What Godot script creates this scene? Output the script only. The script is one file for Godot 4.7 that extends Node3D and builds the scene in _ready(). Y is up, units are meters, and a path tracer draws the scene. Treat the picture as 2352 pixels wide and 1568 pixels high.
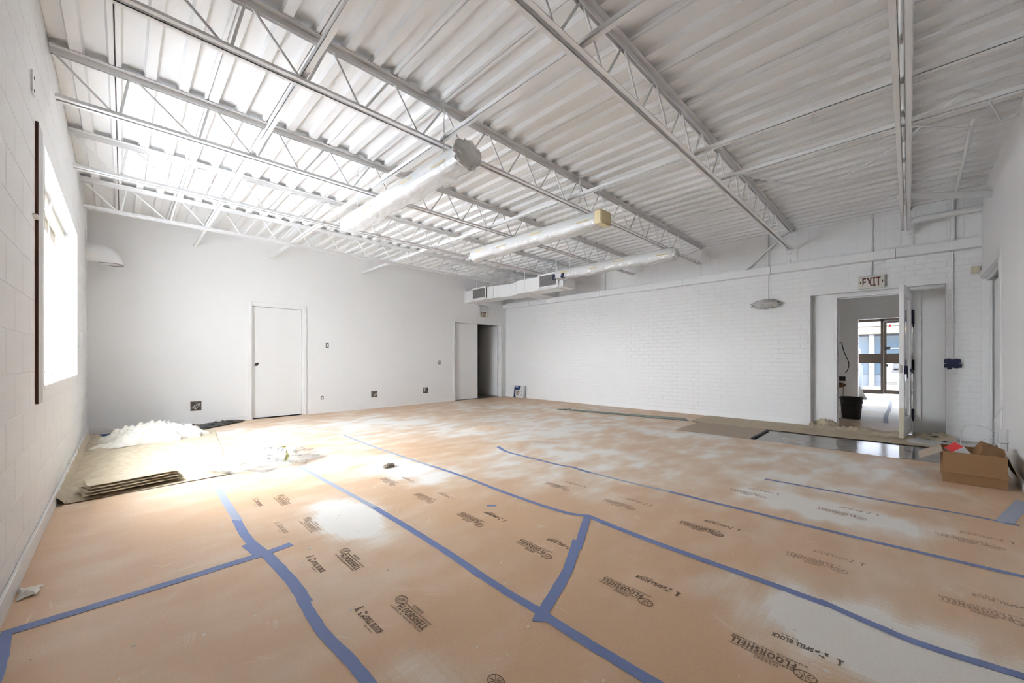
extends Node3D
# A vacant commercial unit being painted: x runs along the wall with the two flush doors, z towards the photographer, y up, metres.

const XL := -0.358   # block wall with the window
const XR := 7.84     # brick wall
const ZB := -8.164   # wall with the flush doors
const ZF := 0.66     # wall behind the photographer
const HD := 3.238    # steel deck, high flats
const HJ := 3.2      # underside of the deck ribs, top of the joists

var M := {}
var counts := {}
var texts := {}
var rng := RandomNumberGenerator.new()
var fn := FastNoiseLite.new()

# ---------------------------------------------------------------- naming
func numbered(n: String) -> String:
	if not counts.has(n):
		counts[n] = 0
		return n
	counts[n] += 1
	return "%s_%03d" % [n, counts[n]]

func tag(o: Node, label: String, category: String, group := "") -> void:
	o.set_meta("label", label)
	o.set_meta("category", category)
	if group != "":
		o.set_meta("group", group)

func thing(called: String, label: String, category: String, at := Vector3.ZERO, group := "", turn := 0.0) -> Node3D:
	var o := Node3D.new()
	o.name = numbered(called)
	add_child(o)
	o.position = at
	o.rotation.y = turn
	tag(o, label, category, group)
	return o

func setting(called: String, label: String) -> Node3D:
	var o := Node3D.new()
	o.name = called
	add_child(o)
	o.set_meta("kind", "structure")
	o.set_meta("label", label)
	return o

func put(called: String, st: SurfaceTool, m: Material, parent: Node = self) -> MeshInstance3D:
	return mi(called, st.commit(), m, parent)

func mi(called: String, mesh: Mesh, m: Material, parent: Node = self) -> MeshInstance3D:
	var o := MeshInstance3D.new()
	o.mesh = mesh
	o.material_override = m
	if parent == self:
		o.name = numbered(called)
		add_child(o)
	else:
		o.name = called
		parent.add_child(o, true)
	return o

func one(called: String, st: SurfaceTool, m: Material, label: String, category: String, group := "") -> MeshInstance3D:
	var o := put(called, st, m)
	tag(o, label, category, group)
	return o

# ---------------------------------------------------------------- shapes
func S() -> SurfaceTool:
	var st := SurfaceTool.new()
	st.begin(Mesh.PRIMITIVE_TRIANGLES)
	return st

func tri(st: SurfaceTool, a: Vector3, b: Vector3, c: Vector3) -> void:
	var n := (b - a).cross(c - a)
	if n.length_squared() < 1e-16:
		return
	n = n.normalized()
	for p in [a, c, b]:
		st.set_normal(n)
		st.add_vertex(p)

func quad(st: SurfaceTool, a: Vector3, b: Vector3, c: Vector3, d: Vector3) -> void:
	tri(st, a, b, c)
	tri(st, a, c, d)

func obox(st: SurfaceTool, t: Transform3D, half: Vector3, ch := 0.0) -> void:
	# box with chamfered edges
	var h := half
	var i := Vector3(h.x - ch, h.y - ch, h.z - ch)
	var dirs := [Vector3.RIGHT, Vector3.UP, Vector3.BACK]
	for a in 3:
		var b: int = (a + 1) % 3
		var c: int = (a + 2) % 3
		for s in [-1.0, 1.0]:
			var n: Vector3 = dirs[a] * h[a] * s
			var u: Vector3 = dirs[b] * i[b]
			var v: Vector3 = dirs[c] * i[c]
			if s > 0:
				quad(st, t * (n - u - v), t * (n + u - v), t * (n + u + v), t * (n - u + v))
			else:
				quad(st, t * (n - u - v), t * (n - u + v), t * (n + u + v), t * (n + u - v))
	if ch <= 0.0:
		return
	for a in 3:
		var b: int = (a + 1) % 3
		var c: int = (a + 2) % 3
		for sb in [-1.0, 1.0]:
			for sc in [-1.0, 1.0]:
				var l: Vector3 = dirs[a] * i[a]
				var p: Vector3 = dirs[b] * h[b] * sb + dirs[c] * i[c] * sc
				var q: Vector3 = dirs[b] * i[b] * sb + dirs[c] * h[c] * sc
				if sb * sc > 0:
					quad(st, t * (p - l), t * (p + l), t * (q + l), t * (q - l))
				else:
					quad(st, t * (p + l), t * (p - l), t * (q - l), t * (q + l))
	for sx in [-1.0, 1.0]:
		for sy in [-1.0, 1.0]:
			for sz in [-1.0, 1.0]:
				var p := Vector3(h.x * sx, i.y * sy, i.z * sz)
				var q := Vector3(i.x * sx, h.y * sy, i.z * sz)
				var r := Vector3(i.x * sx, i.y * sy, h.z * sz)
				if sx * sy * sz > 0:
					tri(st, t * p, t * q, t * r)
				else:
					tri(st, t * p, t * r, t * q)

func bx(st: SurfaceTool, lo: Vector3, hi: Vector3, ch := 0.0) -> void:
	obox(st, Transform3D(Basis(), (lo + hi) / 2.0), (hi - lo).abs() / 2.0, ch)

func frame_of(d: Vector3, up := Vector3.UP) -> Basis:
	var z := d.normalized()
	var x := up.cross(z)
	if x.length() < 1e-4:
		x = Vector3.RIGHT.cross(z)
		if x.length() < 1e-4:
			x = Vector3.BACK.cross(z)
	x = x.normalized()
	return Basis(x, z.cross(x), z)

func bar(st: SurfaceTool, p: Vector3, q: Vector3, w: float, h: float, ch := 0.0, up := Vector3.UP) -> void:
	obox(st, Transform3D(frame_of(q - p, up), (p + q) / 2.0), Vector3(w / 2, h / 2, p.distance_to(q) / 2), ch)

func tube(st: SurfaceTool, pts: Array, r, n := 10, closed := false) -> void:
	var rings := []
	var prev := Vector3.UP
	var m := pts.size()
	for k in m:
		var a: Vector3 = pts[(k - 1 + m) % m] if closed or k > 0 else pts[k]
		var b: Vector3 = pts[(k + 1) % m] if closed or k < m - 1 else pts[k]
		var d := (b - a).normalized()
		if k == 0:
			prev = Vector3.UP if absf(d.y) < 0.9 else Vector3.RIGHT
		var x := prev.cross(d)
		if x.length() < 1e-5:
			x = Vector3(d.y, d.z, d.x).cross(d)
		x = x.normalized()
		var y := d.cross(x)
		prev = y
		var rr: float = r[k] if r is Array else r
		var ring := []
		for i in n:
			var t := TAU * i / n
			var nn := x * cos(t) + y * sin(t)
			ring.append([pts[k] + nn * rr, nn])
		rings.append(ring)
	for k in (m if closed else m - 1):
		var A: Array = rings[k]
		var B: Array = rings[(k + 1) % m]
		for i in n:
			var j := (i + 1) % n
			for v in [A[i], B[j], A[j], A[i], B[i], B[j]]:
				st.set_normal(v[1])
				st.add_vertex(v[0])
	if not closed:
		for e in [[rings[0], pts[0], false], [rings[m - 1], pts[m - 1], true]]:
			for i in n:
				var a: Vector3 = e[0][i][0]
				var b: Vector3 = e[0][(i + 1) % n][0]
				if e[2]:
					tri(st, e[1], a, b)
				else:
					tri(st, e[1], b, a)

func lathe(st: SurfaceTool, prof: Array, at: Vector3, n := 28) -> void:
	# profile of Vector2(radius, y), bottom to top outside
	for k in prof.size() - 1:
		var p: Vector2 = prof[k]
		var q: Vector2 = prof[k + 1]
		var d := q - p
		if d.length() < 1e-6:
			continue
		var nn := Vector2(d.y, -d.x).normalized()
		for i in n:
			var t0 := TAU * i / n
			var t1 := TAU * (i + 1) / n
			var v := []
			for e in [[p, t0], [p, t1], [q, t1], [q, t0]]:
				v.append([at + Vector3(e[0].x * cos(e[1]), e[0].y, e[0].x * sin(e[1])), Vector3(nn.x * cos(e[1]), nn.y, nn.x * sin(e[1]))])
			for j in [0, 1, 2, 0, 2, 3]:
				st.set_normal(v[j][1])
				st.add_vertex(v[j][0])

func sheet(st: SurfaceTool, nu: int, nv: int, f: Callable, uvf = null) -> void:
	# a smooth grid surface; f(u, v) -> point
	var P := []
	for j in nv + 1:
		var row := PackedVector3Array()
		for i in nu + 1:
			row.append(f.call(float(i) / nu, float(j) / nv))
		P.append(row)
	var N := []
	for j in nv + 1:
		var row := PackedVector3Array()
		for i in nu + 1:
			var du: Vector3 = P[j][mini(i + 1, nu)] - P[j][maxi(i - 1, 0)]
			var dv: Vector3 = P[mini(j + 1, nv)][i] - P[maxi(j - 1, 0)][i]
			var n := dv.cross(du)
			row.append(n.normalized() if n.length_squared() > 1e-18 else Vector3.UP)
		N.append(row)
	for j in nv:
		for i in nu:
			for e in [[i, j], [i + 1, j], [i + 1, j + 1], [i, j], [i + 1, j + 1], [i, j + 1]]:
				st.set_normal(N[e[1]][e[0]])
				if uvf != null:
					st.set_uv(uvf.call(P[e[1]][e[0]]))
				st.add_vertex(P[e[1]][e[0]])

func prism(st: SurfaceTool, poly: PackedVector2Array, t: Transform3D, depth: float) -> void:
	# polygon in the x-y plane of t, extruded along its z by depth
	var idx := Geometry2D.triangulate_polygon(poly)
	var cw := Geometry2D.is_polygon_clockwise(poly)
	for k in range(0, idx.size(), 3):
		var a := poly[idx[k]]
		var b := poly[idx[k + 1]]
		var c := poly[idx[k + 2]]
		if (b - a).cross(c - a) < 0:
			var s := b
			b = c
			c = s
		tri(st, t * Vector3(a.x, a.y, depth), t * Vector3(b.x, b.y, depth), t * Vector3(c.x, c.y, depth))
		tri(st, t * Vector3(a.x, a.y, 0), t * Vector3(c.x, c.y, 0), t * Vector3(b.x, b.y, 0))
	for k in poly.size():
		var a := poly[k]
		var b := poly[(k + 1) % poly.size()]
		if cw:
			var s := a
			a = b
			b = s
		quad(st, t * Vector3(a.x, a.y, 0), t * Vector3(b.x, b.y, 0), t * Vector3(b.x, b.y, depth), t * Vector3(a.x, a.y, depth))

func lettering(called: String, words: String, t: Transform3D, width: float, height: float, m: Material, parent: Node, depth := 0.001, bold := true) -> void:
	# t: origin at the left end of the baseline, x along the reading direction, y up, z out of the surface
	var key := words + str(bold)
	if not texts.has(key):
		var tm := TextMesh.new()
		var f := SystemFont.new()
		f.font_names = PackedStringArray(["Droid Sans"])
		f.font_weight = 700 if bold else 400
		tm.font = f
		tm.text = words
		tm.font_size = 48
		tm.pixel_size = 0.01
		tm.depth = 0.02
		tm.curve_step = 2.0
		tm.horizontal_alignment = HORIZONTAL_ALIGNMENT_LEFT
		tm.vertical_alignment = VERTICAL_ALIGNMENT_BOTTOM
		texts[key] = tm
	var tmesh: TextMesh = texts[key]
	var bb := tmesh.get_aabb()
	var o := mi(called, tmesh, m, parent)
	var sc := Vector3(width / maxf(bb.size.x, 0.001), height / maxf(bb.size.y, 0.001), depth / 0.02)
	o.transform = t * Transform3D(Basis().scaled(sc), Vector3(-bb.position.x * sc.x, -bb.position.y * sc.y, depth / 2))

func ground(p: Vector2, y := 0.0) -> Vector3:
	return Vector3(p.x, y, p.y)

# ---------------------------------------------------------------- materials
func mat(called: String, c: Color, rough := 0.6, metallic := 0.0, spec := 0.5) -> StandardMaterial3D:
	var m := StandardMaterial3D.new()
	m.resource_name = called
	m.albedo_color = c
	m.roughness = rough
	m.metallic = metallic
	m.metallic_specular = spec
	M[called] = m
	return m

func noise_image(w: int, h: int, freq: float, oct: int, sd: int, type := FastNoiseLite.TYPE_SIMPLEX_SMOOTH) -> Image:
	var n := FastNoiseLite.new()
	n.seed = sd
	n.noise_type = type
	n.frequency = freq
	n.fractal_octaves = oct
	return n.get_seamless_image(w, h)

func relief(m: StandardMaterial3D, im: Image, cm: float, scale: float) -> void:
	m.heightmap_enabled = true
	m.heightmap_texture = ImageTexture.create_from_image(im)
	m.heightmap_scale = cm
	m.uv1_triplanar = true
	m.uv1_world_triplanar = true
	m.uv1_scale = Vector3.ONE * scale

func tinted(im: Image, a: Color, b: Color) -> ImageTexture:
	var w := im.get_width()
	var h := im.get_height()
	im.convert(Image.FORMAT_L8)
	var src := im.get_data()
	var out := PackedByteArray()
	out.resize(w * h * 3)
	var lut := []
	for k in 256:
		var c := a.lerp(b, k / 255.0)
		lut.append([int(c.r * 255), int(c.g * 255), int(c.b * 255)])
	for k in w * h:
		var c: Array = lut[src[k]]
		out[k * 3] = c[0]
		out[k * 3 + 1] = c[1]
		out[k * 3 + 2] = c[2]
	return ImageTexture.create_from_image(Image.create_from_data(w, h, false, Image.FORMAT_RGB8, out))

const PX0 := -0.4
const PXW := 8.3
const PZ0 := -8.2
const PZW := 8.9
const TW := 2048
const TH := 2048

func paper_texture() -> ImageTexture:
	# brown kraft paper with drywall dust: patches where sanding dust fell, broad paling that paints in floor sheen, swept swirls, scuffs and specks
	var n1 := noise_image(512, 512, 0.006, 4, 11)
	var n2 := noise_image(512, 512, 0.03, 3, 12)
	var n3 := noise_image(512, 512, 0.4, 2, 13)
	for im in [n1, n2, n3]:
		im.convert(Image.FORMAT_L8)
	var a1 := n1.get_data()
	var a2 := n2.get_data()
	var a3 := n3.get_data()
	# dust heaps, and broad ones painted pale for sheen and ceiling bounce: x, z, radius in x, radius in z, strength
	var dust_and_sheen := [
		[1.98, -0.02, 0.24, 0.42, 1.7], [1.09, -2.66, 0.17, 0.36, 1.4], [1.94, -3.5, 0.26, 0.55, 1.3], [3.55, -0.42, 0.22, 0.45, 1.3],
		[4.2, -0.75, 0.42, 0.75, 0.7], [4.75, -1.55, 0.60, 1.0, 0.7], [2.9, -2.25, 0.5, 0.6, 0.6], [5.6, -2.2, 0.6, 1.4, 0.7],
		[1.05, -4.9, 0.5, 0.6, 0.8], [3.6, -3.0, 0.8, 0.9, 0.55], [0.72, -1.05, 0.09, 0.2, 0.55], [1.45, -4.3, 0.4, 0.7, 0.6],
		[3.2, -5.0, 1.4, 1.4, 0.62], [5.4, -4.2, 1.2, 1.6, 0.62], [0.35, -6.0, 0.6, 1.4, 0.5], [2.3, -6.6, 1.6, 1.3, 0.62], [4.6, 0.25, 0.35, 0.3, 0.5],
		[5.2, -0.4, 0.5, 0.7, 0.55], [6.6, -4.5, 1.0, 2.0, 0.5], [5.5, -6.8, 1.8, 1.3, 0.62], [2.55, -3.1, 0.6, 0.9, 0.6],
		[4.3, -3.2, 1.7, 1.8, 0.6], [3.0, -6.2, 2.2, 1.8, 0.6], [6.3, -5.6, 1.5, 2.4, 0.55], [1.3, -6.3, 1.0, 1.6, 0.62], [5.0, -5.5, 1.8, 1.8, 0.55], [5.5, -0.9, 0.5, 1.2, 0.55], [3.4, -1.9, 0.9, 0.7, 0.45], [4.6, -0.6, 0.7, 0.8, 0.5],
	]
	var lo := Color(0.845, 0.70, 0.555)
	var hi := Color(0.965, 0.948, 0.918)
	var gw := 256
	var gh := 256
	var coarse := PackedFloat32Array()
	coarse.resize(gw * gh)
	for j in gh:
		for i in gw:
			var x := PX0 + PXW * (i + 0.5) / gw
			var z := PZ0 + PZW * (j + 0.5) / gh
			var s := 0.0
			for hp in dust_and_sheen:
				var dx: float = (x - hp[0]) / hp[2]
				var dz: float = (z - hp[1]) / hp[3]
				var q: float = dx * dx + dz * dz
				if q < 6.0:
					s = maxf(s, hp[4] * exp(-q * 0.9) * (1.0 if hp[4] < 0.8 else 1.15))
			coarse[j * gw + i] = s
	var out := PackedByteArray()
	out.resize(TW * TH * 3)
	var p := 0
	for j in TH:
		var cj := j >> 3
		for i in TW:
			var c: float = coarse[cj * gw + (i >> 3)]
			var b1: int = a1[((j >> 2) & 511) * 512 + ((i >> 2) & 511)]
			var b2: int = a2[((j >> 1) & 511) * 512 + ((i >> 2) & 511)]
			var g: int = a3[(j & 511) * 512 + (i & 511)]
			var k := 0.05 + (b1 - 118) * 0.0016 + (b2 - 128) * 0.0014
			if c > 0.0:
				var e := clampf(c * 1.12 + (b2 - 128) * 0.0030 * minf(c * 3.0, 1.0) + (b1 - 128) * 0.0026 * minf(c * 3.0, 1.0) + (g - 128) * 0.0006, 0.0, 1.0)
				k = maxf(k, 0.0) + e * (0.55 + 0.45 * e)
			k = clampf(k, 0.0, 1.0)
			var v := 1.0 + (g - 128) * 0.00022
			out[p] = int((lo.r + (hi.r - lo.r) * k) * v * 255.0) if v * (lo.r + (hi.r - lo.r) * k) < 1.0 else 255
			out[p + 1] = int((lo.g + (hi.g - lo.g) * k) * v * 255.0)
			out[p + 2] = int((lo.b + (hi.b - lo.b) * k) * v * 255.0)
			p += 3
	var im := Image.create_from_data(TW, TH, false, Image.FORMAT_RGB8, out)
	# scuffs: short pale strokes and specks of plaster
	var r := RandomNumberGenerator.new()
	r.seed = 5
	var strokes := []
	for k in 520:
		strokes.append([r.randf_range(0, TW), r.randf_range(TH * 0.3, TH), r.randf_range(0, TAU), r.randf_range(-0.03, 0.03), int(r.randf_range(4, 40)), r.randf_range(0.12, 0.6), 1 if r.randf() < 0.7 else 2])
	for k in 150:   # smears: bunches of near-parallel strokes
		var cx := r.randf_range(0, TW * 0.75)
		var cy := r.randf_range(TH * 0.45, TH)
		var ang := r.randf_range(0, TAU)
		var n := int(r.randf_range(5, 16))
		var len := r.randf_range(8, 34)
		var al := r.randf_range(0.10, 0.42)
		var bend := r.randf_range(-0.03, 0.03)
		for q in n:
			var o := (q - n * 0.5) * 1.25 + r.randf_range(-0.5, 0.5)
			var sh := r.randf_range(-5, 5)
			strokes.append([cx - sin(ang) * o + cos(ang) * sh, cy + cos(ang) * o + sin(ang) * sh, ang, bend, int(len * r.randf_range(0.5, 1.0)), al * r.randf_range(0.3, 1.2), 1])
	for k in strokes:
		var x: float = k[0]
		var y: float = k[1]
		var ang: float = k[2]
		var n: int = k[4]
		for q in n:
			x += cos(ang)
			y += sin(ang)
			ang += k[3]
			for e in int(k[6]):
				var xi: int = int(x) + e
				var yi := int(y)
				if xi >= 0 and yi >= 0 and xi < TW and yi < TH:
					im.set_pixel(xi, yi, im.get_pixel(xi, yi).lerp(hi, clampf(k[5] * (1.0 - absf(2.0 * q / n - 1.0) * 0.7), 0.0, 0.9)))
	return ImageTexture.create_from_image(im)

func make_materials() -> void:
	var fine := noise_image(256, 256, 0.06, 4, 3)
	var paint := mat("white_wall_paint", Color(0.96, 0.958, 0.955), 0.62, 0.0, 0.4)
	relief(paint, fine, 0.035, 1.6)
	var rough_paint := mat("painted_masonry", Color(0.96, 0.958, 0.955), 0.6, 0.0, 0.4)
	relief(rough_paint, noise_image(256, 256, 0.09, 5, 8), 0.09, 2.2)
	mat("steel_white", Color(0.96, 0.958, 0.955), 0.5, 0.0, 0.45)
	mat("deck_white", Color(0.97, 0.968, 0.965), 0.55, 0.0, 0.4)
	mat("trim_white", Color(0.96, 0.958, 0.955), 0.42)
	mat("door_white", Color(0.96, 0.958, 0.955), 0.45)
	mat("dark_gap", Color(0.07, 0.065, 0.06), 0.9)
	mat("front_room_paint", Color(0.96, 0.958, 0.955), 0.62, 0.0, 0.4)
	var conc := mat("polished_concrete", Color(1, 1, 1), 0.13, 0.0, 0.6)
	conc.albedo_texture = tinted(noise_image(256, 256, 0.012, 5, 21), Color(0.46, 0.44, 0.41), Color(0.60, 0.575, 0.54))
	conc.uv1_triplanar = true
	conc.uv1_world_triplanar = true
	conc.uv1_scale = Vector3.ONE * 0.5
	var paper := mat("kraft_paper", Color(1, 1, 1), 0.42, 0.0, 0.55)
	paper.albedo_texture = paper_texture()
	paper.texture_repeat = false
	mat("ink", Color(0.46, 0.375, 0.305), 0.7)
	mat("ink_faint", Color(0.66, 0.545, 0.45), 0.7)
	mat("blue_tape", Color(0.46, 0.52, 0.70), 0.55)
	mat("blue_tape_dusty", Color(0.66, 0.69, 0.76), 0.6)
	mat("navy_tape", Color(0.06, 0.10, 0.24), 0.6)
	var canvas := mat("canvas", Color(1, 1, 1), 0.85, 0.0, 0.3)
	canvas.albedo_texture = tinted(noise_image(256, 256, 0.03, 5, 31), Color(0.74, 0.68, 0.575), Color(0.83, 0.78, 0.69))
	relief(canvas, noise_image(256, 256, 0.35, 2, 32), 0.05, 4.0)
	canvas.uv1_scale = Vector3.ONE * 1.2
	mat("white_sheet", Color(0.94, 0.92, 0.875), 0.8, 0.0, 0.3)
	var film := mat("plastic_film", Color(0.97, 0.97, 0.965, 0.55), 0.34, 0.0, 0.6)
	film.transparency = BaseMaterial3D.TRANSPARENCY_ALPHA
	var thin := mat("clear_film", Color(0.95, 0.95, 0.94, 0.30), 0.30, 0.0, 0.6)
	thin.transparency = BaseMaterial3D.TRANSPARENCY_ALPHA
	mat("film_white", Color(0.93, 0.93, 0.925), 0.35)
	mat("masking_tape", Color(0.85, 0.79, 0.62), 0.65)
	mat("black_plastic", Color(0.10, 0.10, 0.105), 0.35)
	mat("blue_sheet", Color(0.10, 0.26, 0.44), 0.6)
	mat("cardboard", Color(0.565, 0.435, 0.31), 0.85, 0.0, 0.3)
	mat("cardboard_dark", Color(0.45, 0.335, 0.215), 0.85, 0.0, 0.3)
	mat("cardboard_pale", Color(0.72, 0.66, 0.59), 0.85, 0.0, 0.3)
	mat("red_print", Color(0.80, 0.09, 0.09), 0.5)
	mat("carton_white", Color(0.88, 0.88, 0.88), 0.5)
	mat("carton_blue", Color(0.07, 0.19, 0.37), 0.5)
	mat("exit_red", Color(0.36, 0.10, 0.09), 0.5)
	mat("exit_face", Color(0.84, 0.83, 0.79), 0.5)
	mat("cream_plastic", Color(0.83, 0.79, 0.69), 0.5)
	mat("metal", Color(0.62, 0.61, 0.59), 0.35, 0.9)
	mat("dark_metal", Color(0.22, 0.20, 0.18), 0.5, 0.6)
	mat("box_brown", Color(0.40, 0.36, 0.33), 0.7)
	mat("board_grey", Color(0.80, 0.80, 0.795), 0.6)
	mat("grille_dark", Color(0.20, 0.185, 0.17), 0.8)
	mat("wood_brown", Color(0.31, 0.19, 0.12), 0.8)
	mat("green_rod", Color(0.30, 0.36, 0.31), 0.5)
	mat("grey_rod", Color(0.62, 0.64, 0.60), 0.45)
	mat("pail_black", Color(0.13, 0.13, 0.13), 0.45)
	mat("bronze_frame", Color(0.275, 0.225, 0.185), 0.45, 0.3)
	var glass := mat("glass", Color(0.96, 0.97, 0.96, 0.06), 0.02)
	glass.transparency = BaseMaterial3D.TRANSPARENCY_ALPHA
	var tint := mat("dimming_glass", Color(0.10, 0.10, 0.10, 0.36), 0.02)  # tint invented to dim daylight through the shopfront
	tint.transparency = BaseMaterial3D.TRANSPARENCY_ALPHA
	mat("tile", Color(0.80, 0.80, 0.78), 0.35)
	mat("grout", Color(0.55, 0.54, 0.52), 0.8)
	mat("asphalt", Color(0.36, 0.36, 0.37), 0.9)
	mat("bounce_concrete", Color(0.83, 0.835, 0.84), 0.9)  # kept pale so the yard reflects daylight up to the ceiling
	mat("light_blocker_paint", Color(0.80, 0.795, 0.785), 0.9)  # for the added wall that cuts the window light
	mat("sidewalk", Color(0.60, 0.59, 0.57), 0.9)
	mat("facade_grey", Color(0.27, 0.29, 0.32), 0.7)
	mat("facade_beige", Color(0.60, 0.53, 0.43), 0.7)
	mat("facade_white", Color(0.58, 0.58, 0.60), 0.7)
	mat("facade_glass", Color(0.20, 0.25, 0.29), 0.15)
	mat("car_white", Color(0.62, 0.62, 0.63), 0.25)
	mat("car_dark", Color(0.10, 0.10, 0.11), 0.3)
	mat("car_red", Color(0.55, 0.08, 0.06), 0.3)
	mat("yellow_print", Color(0.80, 0.78, 0.10), 0.5)
	mat("speck_white", Color(0.90, 0.89, 0.86), 0.8)
	mat("slat_white", Color(0.92, 0.92, 0.91), 0.5)

# ---------------------------------------------------------------- the room
func _ready() -> void:
	rng.seed = 7
	fn.seed = 4
	fn.frequency = 1.0
	# camera
	var cam := Camera3D.new()
	cam.name = "camera"
	var yaw := deg_to_rad(45.276)
	cam.transform = Transform3D(Basis(Vector3(sin(yaw), 0, cos(yaw)), Vector3.UP, Vector3(-cos(yaw), 0, sin(yaw))), Vector3(0, 1.07, 0))
	cam.projection = Camera3D.PROJECTION_FRUSTUM
	cam.near = 0.05
	cam.far = 200.0
	cam.size = 0.05 * 1568.0 / 902.6
	cam.frustum_offset = Vector2(0, 0.05 * 40.4 / 902.6)
	add_child(cam)
	cam.current = true
	# sky: bright overcast
	var we := WorldEnvironment.new()
	we.name = "world"
	var e := Environment.new()
	e.background_mode = Environment.BG_SKY
	var sm := ProceduralSkyMaterial.new()
	sm.sky_top_color = Color(0.92, 0.95, 0.99)
	sm.sky_horizon_color = Color(0.94, 0.96, 0.985)
	sm.ground_bottom_color = Color(0.6, 0.6, 0.6)
	sm.ground_horizon_color = Color(0.8, 0.8, 0.8)
	sm.sun_angle_max = 0.0
	var sky := Sky.new()
	sky.sky_material = sm
	e.sky = sky
	e.background_energy_multiplier = 30.0
	e.tonemap_mode = Environment.TONE_MAPPER_LINEAR
	e.tonemap_exposure = 1.76
	e.sdfgi_enabled = true
	e.ssao_enabled = true
	e.ssil_enabled = true
	we.environment = e
	add_child(we)

	make_materials()
	print("materials ", Time.get_ticks_msec())
	build_floor()
	build_walls()
	build_ceiling()
	build_doors()
	build_window()
	build_next_room()
	build_outside()
	print("structure ", Time.get_ticks_msec())
	build_joists()
	build_services()
	build_lights()
	build_floor_cover()
	print("cover ", Time.get_ticks_msec())
	build_things()
	print("done ", Time.get_ticks_msec())

func build_floor() -> void:
	var st := S()
	bx(st, Vector3(XL - 0.26, -0.3, ZB - 2.0), Vector3(13.9, 0.0, ZF + 2.0))
	var f := put("floor", st, M.polished_concrete)
	f.set_meta("kind", "structure")
	f.set_meta("label", "grey polished concrete floor under the paper")

func block_mesh(cache: Dictionary, half: Vector3, ch: float) -> Mesh:
	var key := str(half.snapped(Vector3.ONE * 0.0005))
	if not cache.has(key):
		var st := S()
		obox(st, Transform3D(), half, ch)
		cache[key] = st.commit()
	return cache[key]

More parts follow.
